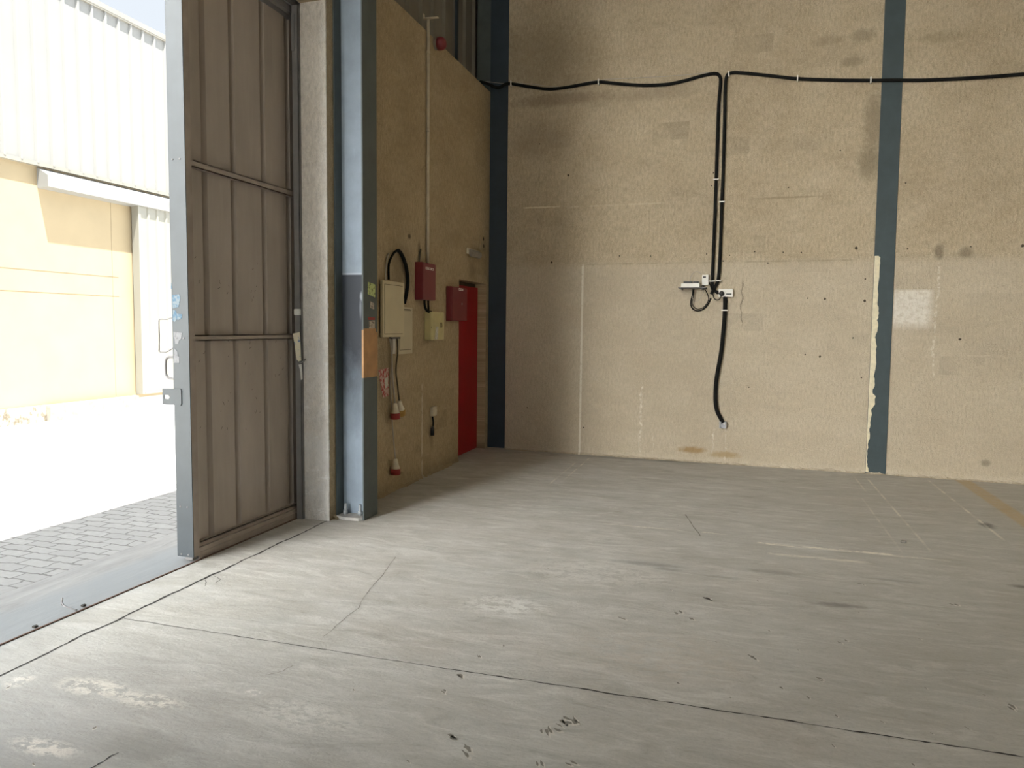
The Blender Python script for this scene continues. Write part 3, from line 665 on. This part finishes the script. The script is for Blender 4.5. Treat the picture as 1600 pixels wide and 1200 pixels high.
mb = MB(); mb.box((-3.048, 4.665, 1.488), (-2.998, 4.684, 1.535), .01); tag(build('foam_wedge', mb, 'paper', (-3.02, 4.67, 1.49)), 'pale foam wedge stuck to the jamb above the card', 'foam wedge')

# ------------------------------------------------------------------ boxes on the front wall
def fbox(mb, y0, y1, z0, z1, d0, d1, bev=0.0): return mb.box((XF+d0, y0, z0), (XF+d1, y1, z1), bev)

b = thing('distribution_board', 'large cream electrical board beside the H column, cables hanging below', 'electrical box', (XF, 5.7, 1.325))
mb = MB(); fbox(mb, 5.50, 5.905, 1.328, 1.790, .014, .036, .003); build('body', mb, 'beige', parent=b)
mb = MB(); fbox(mb, 5.535, 5.872, 1.356, 1.758, .036, .040, .001); mb.mat(1); fbox(mb, 5.531, 5.876, 1.352, 1.762, .0355, .0365); build('door', mb, ['beige', 'groove'], parent=b)
mb = MB(); fbox(mb, 5.66, 5.84, 1.312, 1.330, .014, .032)
fbox(mb, 5.52, 5.80, 1.36, 1.76, .0, .0142); build('gland_plate', mb, 'blackp', parent=b)
b = thing('access_panel', 'flat cream cover panel on the wall behind the large board', 'panel', (XF, 6.0, 1.175))
mb = MB(); fbox(mb, 5.85, 6.135, 1.178, 1.585, .001, .010, .002); build('frame', mb, 'beige2', parent=b)
mb = MB(); fbox(mb, 5.872, 6.105, 1.215, 1.555, .010, .013, .001); mb.mat(1); fbox(mb, 5.868, 6.109, 1.211, 1.559, .0095, .0105); fbox(mb, 5.95, 6.09, 1.563, 1.569, .0095, .0108); build('door', mb, ['beige2', 'groove'], parent=b)

def glyphs(mb, y0, y1, z0, z1, d, n, seed):
    """a line of small dark-edged printed characters too small to read"""
    r = random.Random(seed); w = (y1-y0)/n
    for i in range(n):
        if r.random() < .16: continue
        fbox(mb, y0+i*w+w*.12, y0+i*w+w*r.uniform(.55, .85), z0, z1, d, d+.001)
b = thing('alarm_box', 'upper red alarm box below the thin conduit, white label', 'alarm box', (XF, 6.35, 1.66))
mb = MB(); fbox(mb, 6.205, 6.50, 1.660, 1.997, .001, .072, .003); build('body', mb, 'redbox', parent=b)
mb = MB(); fbox(mb, 6.208, 6.497, 1.663, 1.994, .072, .081, .003); build('door', mb, 'redbox', parent=b)
mb = MB(); fbox(mb, 6.262, 6.448, 1.936, 1.956, .081, .0818); mb.mat(1); glyphs(mb, 6.268, 6.442, 1.940, 1.952, .0818, 12, 3); build('label_strip', mb, ['white_label', 'redbox'], parent=b)
b = thing('alarm_box', 'lower red alarm box overlapping the edge of the red door', 'alarm box', (XF, 7.1, 1.48))
mb = MB(); fbox(mb, 6.96, 7.385, 1.480, 1.822, .001, .060, .003); build('body', mb, 'redbox', parent=b)
mb = MB(); fbox(mb, 6.963, 7.382, 1.483, 1.819, .060, .068, .003); build('door', mb, 'redbox', parent=b)
mb = MB(); fbox(mb, 7.135, 7.265, 1.789, 1.812, .068, .0688); mb.mat(1); glyphs(mb, 7.14, 7.26, 1.794, 1.807, .0688, 8, 5); build('label_strip', mb, ['white_label', 'redbox'], parent=b)
mb = MB(); mb.lathe((XF+.067, 7.225, 1.655), [(0, .010), (.004, .010), (.006, .006)], (1, 0, 0), 12); build('lock', mb, 'zinc', parent=b)
b = thing('socket_box', 'cream yellow plastic box under the upper red alarm box', 'socket box', (XF, 6.6, 1.29))
mb = MB()
mb.prism([(XF+.001, 6.42, 1.295), (XF+.068, 6.42, 1.295), (XF+.082, 6.45, 1.295), (XF+.082, 6.70, 1.295), (XF+.072, 6.735, 1.295), (XF+.001, 6.735, 1.295)], (0, 0, .262)); bmesh.ops.bevel(mb.bm, geom=mb.bm.edges[:], offset=.004, segments=2, affect='EDGES'); build('body', mb, 'yellowbox', parent=b)
mb = MB(); mb.prism([(XF+.083, 6.475, 1.30), (XF+.083, 6.545, 1.30), (XF+.083, 6.565, 1.42), (XF+.083, 6.50, 1.42)], (.001, 0, 0)); build('label', mb, 'label_worn', parent=b)['label'] = 'small white printed sticker'
mb = MB(); fbox(mb, 6.425, 6.45, 1.405, 1.42, .02, .073, .002); build('catch', mb, 'blackp', parent=b)
mb = MB(); mb.tube([(XF+.083, 6.63+.022*math.cos(a), 1.43+.028*math.sin(a)) for a in [R(-40+k*26) for k in range(11)]], .004, 6); build('padlock_ring', mb, 'groove', parent=b)
for pts, r, lab in (([(XF+.04, 6.33, 1.665), (XF+.04, 6.335, 1.62), (XF+.04, 6.37, 1.575), (XF+.045, 6.42, 1.556), (XF+.045, 6.47, 1.556)], .012, 'black cable curving from the upper red box into the cream box'), ([(XF+.03, 6.44, 1.665), (XF+.03, 6.445, 1.60), (XF+.03, 6.45, 1.556)], .010, 'straight black cable between the upper red box and cream box')):
    mb = MB(); mb.tube(smooth(pts, 5), r, 8); tag(build('cable', mb, 'black', pts[0]), lab, 'cable')

# black loop above the board
mb = MB(); mb.tube(smooth([(XF+.018, 5.645, 1.803), (XF+.022, 5.64, 1.93), (XF+.03, 5.70, 2.015), (XF+.035, 5.775, 2.053), (XF+.03, 5.86, 2.035), (XF+.025, 5.96, 1.95), (XF+.022, 6.01, 1.83), (XF+.02, 5.995, 1.72), (XF+.019, 5.945, 1.62)], 8), [.010]*25+[.016]*40, 10)
tag(build('cable_loop', mb, 'black', (XF, 5.8, 1.64)), 'black cable arching over the large cream board', 'cable')
mb = MB(); mb.tube(smooth([(XF+.012, 5.60, 1.788), (XF+.014, 5.595, 1.87), (XF+.014, 5.63, 1.98), (XF+.012, 5.66, 2.02)], 5), .006, 8); tag(build('cable', mb, 'greycable', (XF, 5.6, 1.79)), 'thin dull cable left of the black arch above the board', 'cable')
mb = MB(); mb.tube(smooth([(XF+.012, 6.275, 1.99), (XF+.012, 6.285, 2.05), (XF+.004, 6.325, 2.12)], 4), .008, 8); tag(build('cable', mb, 'groove', (XF, 6.28, 1.99)), 'short dark stub cable on top of the upper red box', 'cable')

# cream conduit and red sounder
cd = thing('conduit', 'thin cream conduit rising from the upper red box past the wall top', 'conduit', (XF+.02, 6.45, 1.99))
mb = MB(); mb.tube([(XF+.018, 6.455, 1.99), (XF+.018, 6.455, 4.20)], .0145, 10); build('pipe', mb, 'cond', parent=cd)
mb = MB(); mb.box((XF-.03, 6.44, 4.203), (XF+.115, 6.47, 4.212)); mb.box((XF-.03, 6.44, 4.203), (XF-.022, 6.47, 4.25)); build('bracket', mb, 'cond', parent=cd)
for z in (2.5, 3.2, 3.9):
    mb = MB(); mb.tube([(XF+.018, 6.455, z), (XF+.018, 6.455, z+.02)], .018, 10); build('saddle', mb, 'cond', parent=cd)
sd = thing('alarm_sounder', 'round red alarm sounder at the top of the shaded wall', 'alarm sounder', (XF, 6.68, 4.03))
mb = MB(); mb.lathe((XF+.0005, 6.66, 4.06), [(0, .058), (.03, .058), (.032, .054)], (1, 0, 0), 24); build('base', mb, 'emerg', parent=sd)
mb = MB(); mb.lathe((XF+.03, 6.66, 4.055), [(0, .060), (.03, .060), (.05, .055), (.07, .042), (.078, .02), (.08, .0)], (1, 0, 0), 24); build('dome', mb, 'redbox', parent=sd)

# emergency light
em = thing('emergency_light', 'small grey emergency light above the red door', 'emergency light', (XF, 7.75, 2.17))
mb = MB(); fbox(mb, 7.53, 7.89, 2.200, 2.262, .001, .018, .003); build('back_plate', mb, 'cond', parent=em)
mb = MB(); prof = [(.018, 2.252), (.045, 2.246), (.062, 2.222), (.058, 2.188), (.04, 2.172), (.018, 2.176)]
mb.prism([(XF+a, 7.56, z) for a, z in prof], (0, .31, 0)); bmesh.ops.bevel(mb.bm, geom=mb.bm.edges[:], offset=.008, segments=2, affect='EDGES'); build('lamp_cover', mb, 'emerg', parent=em)
mb = MB(); fbox(mb, 7.94, 8.10, 2.28, 2.44, .001, .022, .003); mb.mat(1)
for yy, z in ((8.02, 2.41), (8.03, 2.33)): mb.disc((XF+.0225, yy, z), .022, (1, 0, 0), 12)
tag(build('junction_box', mb, ['wall_f', 'hole'], (XF, 8.02, 2.28)), 'small wall-coloured junction box above the emergency light', 'junction box')

# hanging connectors
def connector(loc, tilt, cap, lab, nm, grp=None):
    q = thing('plug_connector', lab, 'connector', loc); x, y, z = loc
    ax = Vector((0, math.sin(tilt), -math.cos(tilt)))
    mb = MB(); mb.lathe(loc, [(0, .012), (.004, .018), (.05, .026), (.075, .036), (.085, .038)], ax, 16); build('body', mb, 'plug_white', parent=q)
    mb = MB(); mb.lathe(Vector(loc)+ax*.085, [(0, .041), (.05, .041), (.052, .034), (.03, .030)], ax, 16); build('collar', mb, cap, parent=q)
    return Vector(loc)
XP = XF+.050
connector((XP, 5.695, .772), .05, 'plug_red', 'left plug of the pair hanging under the board, red collar', 0)
connector((XP-.004, 5.785, .785), .30, 'plug_yellow', 'right plug of the pair hanging under the board, orange collar', 0)
connector((XP, 5.705, .295), .0, 'plug_red', 'lowest hanging plug with red collar, near the floor', 0)
for pts, mat, r, lab in (([(XF+.018, 5.66, 1.315), (XF+.03, 5.675, 1.20), (XF+.04, 5.665, 1.04), (XF+.045, 5.68, .90), (XP, 5.695, .772)], 'greycable', .007, 'left grey cable from the board down to the red-collared plug'),
                     ([(XF+.02, 5.80, 1.315), (XF+.03, 5.79, 1.20), (XF+.03, 5.755, 1.05), (XF+.04, 5.765, .92), (XP-.004, 5.785, .785)], 'groove', .007, 'dark brown cable from the board down to the orange-collared plug'),
                     ([(XF+.012, 5.69, 1.315), (XF+.02, 5.70, 1.15), (XF+.012, 5.69, .95), (XF+.016, 5.70, .70), (XF+.03, 5.70, .50), (XP, 5.705, .295)], 'greycable', .006, 'longest grey cable from the board to the lowest plug')):
    mb = MB(); mb.tube(smooth(pts, 6), r, 8); tag(build('cable', mb, mat, pts[0]), lab, 'cable')
mb = MB(); fbox(mb, 5.725, 5.775, 1.185, 1.312, .002, .018, .002); tag(build('trunking', mb, 'whitecable', (XF, 5.75, 1.185)), 'short white trunking piece under the large board', 'trunking')
fy = thing('flyer', 'tilted red and white flyer on the wall left of the hanging plugs', 'flyer', (XF, 5.59, .83))
mb = MB(); mb.prism([(XF+.002, 5.485, 1.062), (XF+.002, 5.672, 1.07), (XF+.002, 5.672, .835), (XF+.002, 5.565, .826)], (.0015, 0, 0)); build('sheet', mb, 'paper_red', parent=fy)
mb = MB(); mb.prism([(XF+.0036, 5.60, .985), (XF+.0036, 5.655, .995), (XF+.0036, 5.66, .91), (XF+.0036, 5.605, .90)], (.0006, 0, 0)); build('printed_panel', mb, 'label_worn', parent=fy)
# small socket with black lead
so = thing('wall_socket', 'small cream wall socket low on the shaded wall', 'socket', (XF, 6.62, .56))
mb = MB(); fbox(mb, 6.565, 6.66, .560, .648, .001, .03, .004); build('box', mb, 'cond', parent=so)
mb = MB(); fbox(mb, 6.60, 6.655, .575, .62, .03, .033, .001); build('faceplate', mb, 'plug_white', parent=so)
ld = thing('plug_lead', 'short black lead hanging from the small cream socket', 'cable', (XF, 6.58, .36))
mb = MB(); mb.tube(smooth([(XF+.02, 6.575, .562), (XF+.024, 6.585, .50), (XF+.022, 6.58, .455)], 5), .009, 8); build('cord', mb, 'black', parent=ld)
mb = MB(); mb.tube([(XF+.022, 6.58, .462), (XF+.022, 6.572, .44), (XF+.022, 6.57, .375)], [.010, .018, .018], 10); build('plug', mb, 'blackp', parent=ld)

# ------------------------------------------------------------------ cables and devices on the back wall
def run(name, lab, pts, r, mat='black', clips=(), off=None, k=6):
    root = thing(name, lab, 'cable', pts[0] if isinstance(pts[0], Vector) else BW(pts[0][0], pts[0][1], .02))
    q = [p if isinstance(p, Vector) else BW(p[0], p[1], (p[2] if len(p) > 2 else r+.003)) for p in pts]
    mb = MB(); mb.tube(smooth(q, k), r, 10); build('cable_sheath', mb, mat, parent=root)
    for s_, z_, ori in clips:
        mb = MB(); w = .006; L_ = r+.012
        if ori == 'v': bwbox(mb, s_-w, s_+w, z_-L_, z_+L_, .001, 2*r+.008, .002)
        else: bwbox(mb, s_-L_, s_+L_, z_-w, z_+w, .001, 2*r+.008, .002)
        build('cable_clip', mb, 'white', parent=root)
    return root
run('power_cable', 'black cable sagging from the corner column, then dropping to the wall socket cluster',
    [Vector((-2.82, 7.98, 4.125)), Vector((-2.76, 8.03, 4.115)), Vector((-2.66, 8.14, 4.095)), (-.016, 4.150), (.211, 4.098), (.436, 4.049), (.619, 4.044), (.799, 4.057), (1.019, 4.07), (1.188, 4.041), (1.464, 3.995), (1.733, 3.977), (1.93, 3.997), (2.092, 4.027), (2.219, 4.040), (2.275, 4.018), (2.292, 3.944), (2.280, 3.721), (2.279, 3.366), (2.278, 2.976), (2.277, 2.583), (2.274, 2.188), (2.271, 1.935), (2.285, 1.85), (2.335, 1.800, .045)], .0165,
    clips=((.02, 4.145, 'v'), (1.019, 4.07, 'v'), (2.278, 2.97, 'h'), (2.272, 1.925, 'h')))
run('power_cable', 'black cable entering from the right and dropping beside the other black cable',
    [(9.0, 3.74), (6.4, 3.75), (5.6, 3.755), (4.966, 3.767), (4.765, 3.769), (4.455, 3.776), (4.135, 3.792), (3.916, 3.812, .028), (3.693, 3.833), (3.349, 3.869), (3.031, 3.912), (2.752, 3.97), (2.504, 4.019), (2.397, 4.030), (2.352, 4.003), (2.341, 3.876), (2.345, 3.49), (2.347, 3.102), (2.344, 2.712), (2.343, 2.318), (2.339, 2.054), (2.328, 1.93), (2.30, 1.86), (2.265, 1.79)], .0165,
    clips=((2.372, 4.02, 'v'), (3.031, 3.912, 'v'), (3.693, 3.833, 'v'), (2.345, 2.738, 'h'), (2.336, 1.93, 'h')))
run('thin_wire', 'thin pale wire running above the sagging black cable', [Vector((-2.82, 8.0, 4.13)), Vector((-2.74, 8.06, 4.14)), Vector((-2.62, 8.18, 4.15)), (.0, 4.160, .006), (.25, 4.125, .005), (.6, 4.062, .006), (1.019, 4.095, .005), (1.5, 4.075, .004), (1.9, 4.06, .004), (2.2, 4.058, .005), (2.30, 4.01, .006), (2.312, 3.9, .006), (2.30, 3.6, .004), (2.297, 2.9, .004), (2.28, 2.3, .004), (2.25, 1.98, .004)], .0035, 'greycable')
run('flexible_conduit', 'thick black conduit from the twin socket down to the zinc box', [(2.406, 1.765), (2.409, 1.655), (2.403, 1.455), (2.385, 1.186), (2.348, .916), (2.341, .712), (2.359, .577), (2.401, .490), (2.428, .445)], .021, clips=((2.407, 1.622, 'h'),))
zb = thing('junction_box', 'small zinc junction box low on the back wall', 'junction box', BW(2.425, .384, 0))
mb = MB(); bwbox(mb, 2.39, 2.462, .384, .455, .001, .012, .002); bwbox(mb, 2.39, 2.397, .384, .455, .010, .04); bwbox(mb, 2.455, 2.462, .384, .455, .010, .04); bwbox(mb, 2.39, 2.462, .384, .391, .010, .04); bwbox(mb, 2.39, 2.462, .448, .455, .010, .04); build('box', mb, 'zinc', parent=zb)
mb = MB(); mb.lathe(BW(2.441, .432, .015), [(0, .010), (.018, .010), (.02, .006)], NB, 10); build('terminal', mb, 'white', parent=zb)
sh = thing('wall_shelf', 'thin dark shelf holding the white router', 'shelf', BW(2.07, 1.853, 0))
mb = MB(); bwbox(mb, 1.935, 2.22, 1.850, 1.858, .001, .13, .001); build('board', mb, 'frame_dark', parent=sh)
for s_ in (1.97, 2.18):
    mb = MB(); bwbox(mb, s_-.006, s_+.006, 1.835, 1.850, .001, .12); build('bracket', mb, 'blackp', parent=sh)
rt = thing('router', 'white box-shaped router lying on the thin shelf', 'router', BW(2.055, 1.858, .06))
mb = MB(); bwbox(mb, 1.965, 2.152, 1.8585, 1.900, .02, .125, .004); build('case', mb, 'white', parent=rt)
ad = thing('power_adapter', 'black adapter lying on top of the white router', 'adapter', BW(2.06, 1.90, .06))
mb = MB(); bwbox(mb, 1.985, 2.075, 1.9005, 1.922, .03, .10, .006); bwbox(mb, 2.085, 2.142, 1.9005, 1.920, .03, .10, .006); build('case', mb, 'blackp', parent=ad)
mb = MB(); mb.tube(smooth([BW(2.055, 1.915, .06), BW(2.05, 1.96, .05), BW(2.075, 2.01, .03), BW(2.115, 2.026, .02), BW(2.155, 2.005, .012)], 5), .003, 6); build('lead', mb, 'greycable', parent=ad)
bx = thing('connection_box', 'small cream box with a dark slot right of the router', 'box', BW(2.2, 1.876, 0))
mb = MB(); bwbox(mb, 2.168, 2.234, 1.882, 1.992, .001, .04, .005); build('case', mb, 'white', parent=bx)
mb = MB(); bwbox(mb, 2.178, 2.208, 1.960, 1.975, .04, .042, .001); build('slot', mb, 'blackp', parent=bx)
sk = thing('twin_socket', 'white twin power socket with a black plug in its left outlet', 'socket', BW(2.42, 1.76, 0))
mb = MB(); bwbox(mb, 2.342, 2.482, 1.762, 1.842, .001, .034, .003); build('box', mb, 'plug_white', parent=sk)
mb = MB(); bwbox(mb, 2.340, 2.484, 1.760, 1.844, .034, .044, .004); build('faceplate', mb, 'white', parent=sk)
mb = MB(); bwbox(mb, 2.418, 2.472, 1.782, 1.797, .044, .0455, .001); build('outlet', mb, 'blackp', parent=sk)
pg = thing('plug', 'black plug pushed into the left outlet of the twin socket', 'plug', BW(2.373, 1.79, .045))
mb = MB(); mb.lathe(BW(2.373, 1.795, .0442), [(0, .026), (.022, .026), (.034, .018), (.036, .0)], NB, 14); build('body', mb, 'blackp', parent=pg)
mb = MB(); mb.tube(smooth([BW(2.373, 1.780, .06), BW(2.36, 1.745, .05), BW(2.335, 1.728, .035), BW(2.30, 1.742, .025), BW(2.278, 1.80, .018), BW(2.25, 1.89, .014)], 5), .0045, 6); build('cord', mb, 'black', parent=pg)
run('loop_cable', 'thicker black loop hanging below the router shelf', [(2.078, 1.84, .014), (2.074, 1.79, .012), (2.060, 1.72, .012), (2.064, 1.665, .012), (2.090, 1.630, .012), (2.136, 1.615, .012), (2.192, 1.636, .012), (2.236, 1.69, .012), (2.262, 1.75, .012)], .007)
run('loop_cable', 'slim black loop inside the thicker loop below the shelf', [(2.090, 1.845, .04), (2.088, 1.78, .034), (2.076, 1.70, .032), (2.10, 1.648, .03), (2.145, 1.632, .03), (2.20, 1.66, .03), (2.24, 1.73, .03), (2.225, 1.80, .03), (2.19, 1.852, .04), (2.178, 1.88, .045)], .0045)
run('loop_cable', 'hair-thin grey wire looping under the shelf', [(2.20, 1.845, .05), (2.175, 1.776, .05), (2.14, 1.722, .05), (2.10, 1.716, .05), (2.072, 1.77, .05), (2.07, 1.845, .05)], .002, 'greycable')
run('loop_cable', 'black lead crossing from the cream box to the plug', [(2.245, 1.90, .045), (2.275, 1.85, .05), (2.32, 1.80, .06), (2.345, 1.795, .065)], .006)
# bits lying about
mb = MB(); mb.prism([(1.095, 5.475, .001), (1.128, 5.468, .001), (1.134, 5.492, .001), (1.104, 5.502, .001)], (0, 0, .014)); bmesh.ops.bevel(mb.bm, geom=mb.bm.edges[:], offset=.004, segments=1, affect='EDGES'); tag(build('stone_chip', mb, 'pit_dark', (1.11, 5.485, 0)), 'dark stone chip lying alone towards the right column', 'stone')
mb = MB(); mb.tube(smooth([(-3.165, 2.80, .022), (-3.150, 2.785, .045), (-3.12, 2.775, .03), (-3.06, 2.79, .012)], 4), .004, 6); mb.tube([(-3.165, 2.80, .02), (-3.172, 2.81, .055)], .004, 6); tag(build('wire_offcut', mb, 'frame_dark', (-3.12, 2.79, 0)), 'bent wire offcut lying across the guide rail', 'wire')
for (px_, py_), lab in (((-3.095, 2.86), 'dark pebble beside the rail just beyond the bent wire'), ((-3.088, 2.585), 'dark pebble beside the rail nearest the camera')):
    mb = MB(); mb.prism([(px_-.011, py_-.009, .001), (px_+.010, py_-.010, .001), (px_+.012, py_+.008, .001), (px_-.004, py_+.013, .001)], (0, 0, .011)); bmesh.ops.bevel(mb.bm, geom=mb.bm.edges[:], offset=.003, segments=1, affect='EDGES'); tag(build('pebble', mb, 'crack', (px_, py_, 0)), lab, 'pebble', 'pebbles along the guide rail')

# ------------------------------------------------------------------ outside
mb = MB(); mb.box((-3.65, -12, -.25), (-3.073, 16, -.004)); struct(build('ground_apron', mb, 'apron'), 'rough concrete apron between the rail and the pavers', 'ground')
mb = MB(); mb.box((-4.75, -12, -.25), (-3.652, 16, -.004)); struct(build('ground_pavers', mb, 'paver'), 'strip of grey interlocking pavers outside the doorway', 'paving')
mb = MB(); mb.box((-9.6, -40, -.25), (-4.752, 40, -.004)); struct(build('ground_road', mb, 'road'), 'sunlit pale concrete road between the two buildings', 'road')
mb = MB(); mb.box((-60, -60, -.5), (60, 60, -.26)); struct(build('ground', mb, 'road'), 'pale open ground around the buildings', 'ground')

XB = -9.5
ob = thing('warehouse', 'sunlit white and cream warehouse across the road', 'building', (XB-2, 5, 0))
mb = MB(); mb.box((XB-4, -4, -.2), (XB, 40, 3.62)); build('lower_wall', mb, 'tanwall', parent=ob)
mb = MB()
for z in (2.147, 1.842): mb.box((XB, -4, z-.005), (XB+.002, 9.64, z+.004))
mb.box((XB, 9.52, .25), (XB+.002, 9.525, 3.3))
build('score_lines', mb, 'tanline', parent=ob)
mb = MB(); mb.sheet([(p[0], p[1], 3.64) for p in ribbed(-4, 40, .25, .035, .030, XB+.045)], (0, 0, 2.53)); build('upper_cladding', mb, 'whiteclad', parent=ob)
mb = MB(); mb.box((XB-4, -4, 3.60), (XB+.07, 40, 3.652)); build('drip_flashing', mb, 'flash', parent=ob)
mb = MB(); mb.box((XB-4, -4, 6.17), (XB+.088, 40, 6.20)); mb.box((XB+.078, -4, 6.195), (XB+.093, 40, 6.27)); mb.box((XB-4, -4, 6.20), (XB+.078, 40, 6.25)); build('roof_edge', mb, 'flash', parent=ob)
mb = MB(); mb.prism([(XB+.001, 8.245, 3.59), (XB+.20, 8.245, 3.475), (XB+.20, 8.245, 3.315), (XB+.18, 8.245, 3.315), (XB+.001, 8.245, 3.30)], (0, 6.0, 0)); build('canopy', mb, 'whiteclad', parent=ob)
mb = MB(); mb.sheet([(p[0], p[1], .26) for p in ribbed(9.97, 13.4, .20, .035, .02, XB+.15)], (0, 0, 3.06)); mb.box((XB+.03, 9.915, .255), (XB+.165, 9.97, 3.31)); mb.box((XB+.03, 9.97, .255), (XB+.172, 13.4, .29)); build('sliding_door', mb, 'doorclad', parent=ob)
mb = MB(); mb.box((XB, 8.24, -.01), (XB+.10, 9.90, .235), .015); mb.box((XB, 13.4, -.01), (XB+.10, 40, .235), .015); build('plinth', mb, 'plinth', parent=ob)
mb = MB(); mb.box((XB, -4, -.01), (XB+.03, 8.24, .235), .01); build('plinth', mb, 'plinth_old', parent=ob)['label'] = 'stained peeling plinth'
mb = MB(); mb.prism([(XB-.02, 9.9, 0), (XB+.14, 9.9, 0), (XB-.02, 9.9, .22)], (0, 3.5, 0)); build('door_ramp', mb, 'road', parent=ob)

# ------------------------------------------------------------------ light
w = bpy.data.worlds.new('sky'); SC.world = w; w.use_nodes = True
bg = w.node_tree.nodes['Background']; nt = w.node_tree
# sky: blue-white overhead, plus an unseen low bright band added to light the interior
def sky_glow(az, el, saz, sel, L0, span=None):
    d = nt.nodes.new('ShaderNodeTexCoord').outputs['Generated']
    sp = nt.nodes.new('ShaderNodeSeparateXYZ'); nt.links.new(d, sp.inputs[0])
    def m(op, a, b=0.0):
        n = nt.nodes.new('ShaderNodeMath'); n.operation = op
        for i, v in enumerate((a, b)):
            if isinstance(v, bpy.types.NodeSocket): nt.links.new(v, n.inputs[i])
            else: n.inputs[i].default_value = v
        return n.outputs[0]
    a_ = m('DIVIDE', m('SUBTRACT', m('ARCTAN2', m('MULTIPLY', sp.outputs[0], -1), m('MULTIPLY', sp.outputs[1], -1)), R(az)), R(saz))
    if span:      # a level band between two azimuths instead of a round patch
        def ss(x0, x1):
            n = nt.nodes.new('ShaderNodeMapRange'); n.interpolation_type = 'SMOOTHSTEP'; n.inputs[1].default_value = R(x0); n.inputs[2].default_value = R(x1)
            nt.links.new(m('ARCTAN2', m('MULTIPLY', sp.outputs[0], -1), m('MULTIPLY', sp.outputs[1], -1)), n.inputs[0]); return n.outputs[0]
        L0 = m('MULTIPLY', m('MULTIPLY', ss(span[0], span[1]), ss(span[3], span[2])), L0); a_ = m('MULTIPLY', a_, 0.0)
    e_ = m('DIVIDE', m('SUBTRACT', m('ARCSINE', sp.outputs[2]), R(el)), R(sel))
    return m('MULTIPLY', m('EXPONENT', m('MULTIPLY', m('ADD', m('MULTIPLY', a_, a_), m('MULTIPLY', e_, e_)), -.5)), L0)
def m_add(a, b):
    n = nt.nodes.new('ShaderNodeMath'); n.operation = 'ADD'; nt.links.new(a, n.inputs[0]); nt.links.new(b, n.inputs[1]); return n.outputs[0]
SKY, GLOW = 2.7, 22.5
g_ = sky_glow(30, 17, 12, 15, GLOW, (7.5, 13.5, 56, 80))
mx = nt.nodes.new('ShaderNodeMix'); mx.data_type = 'RGBA'; mx.blend_type = 'ADD'; mx.inputs[0].default_value = 1
deep = sky_glow(138, 20, 24, 14, 1.0)      # deeper blue away from the added band
bs = nt.nodes.new('ShaderNodeMix'); bs.data_type = 'RGBA'; nt.links.new(deep, bs.inputs[0])
bs.inputs[6].default_value = (.78*SKY, .89*SKY, 1.0*SKY, 1); bs.inputs[7].default_value = (.83, .90, .98, 1); nt.links.new(bs.outputs[2], mx.inputs[6])
band_col = nt.nodes.new('ShaderNodeVectorMath'); band_col.operation = 'SCALE'; band_col.inputs[0].default_value = (1, .98, .93); nt.links.new(m_add(g_, sky_glow(14.5, 12, 3.2, 13, 9.0)), band_col.inputs[3]); nt.links.new(band_col.outputs[0], mx.inputs[7])  # narrow peak also added, brightens the wall beside the shadow edge
nt.links.new(mx.outputs[2], bg.inputs[0]); bg.inputs[1].default_value = 1.0
sl = bpy.data.lights.new('sun', 'SUN'); sl.energy = 33.0; sl.angle = R(.6); sl.color = (1, .96, .88)
so_ = bpy.data.objects.new('sun', sl); COL.objects.link(so_)
so_.rotation_euler = Vector((-.20, .14, -.76)).to_track_quat('-Z', 'Y').to_euler(); so_.location = (0, 0, 20)

# ------------------------------------------------------------------ camera
cam = bpy.data.cameras.new('camera'); cam.sensor_width = 36; cam.lens = 36*1162.49/1600; cam.clip_end = 200
co = bpy.data.objects.new('camera', cam); COL.objects.link(co)
rt_ = Vector((.95697028, .28997125, .01116058)); up_ = Vector((-.03265863, .06940564, .9970538)); fw_ = Vector((-.28834233, .95451534, -.07588919))
Mx = Matrix((( rt_.x, up_.x, -fw_.x, 0), (rt_.y, up_.y, -fw_.y, 0), (rt_.z, up_.z, -fw_.z, 1.42), (0, 0, 0, 1)))
co.matrix_world = Mx
SC.camera = co

for o in SC.objects:
    if '_o' in o: del o['_o']

vs = SC.view_settings
vs.view_transform = 'Standard'; vs.look = 'None'; vs.gamma = 1.0; vs.use_curve_mapping = False
vs.exposure = 0.0
SC.cycles.max_bounces = 14; SC.cycles.diffuse_bounces = 10; SC.cycles.use_denoising = True
SC.cycles.sample_clamp_indirect = 0.0
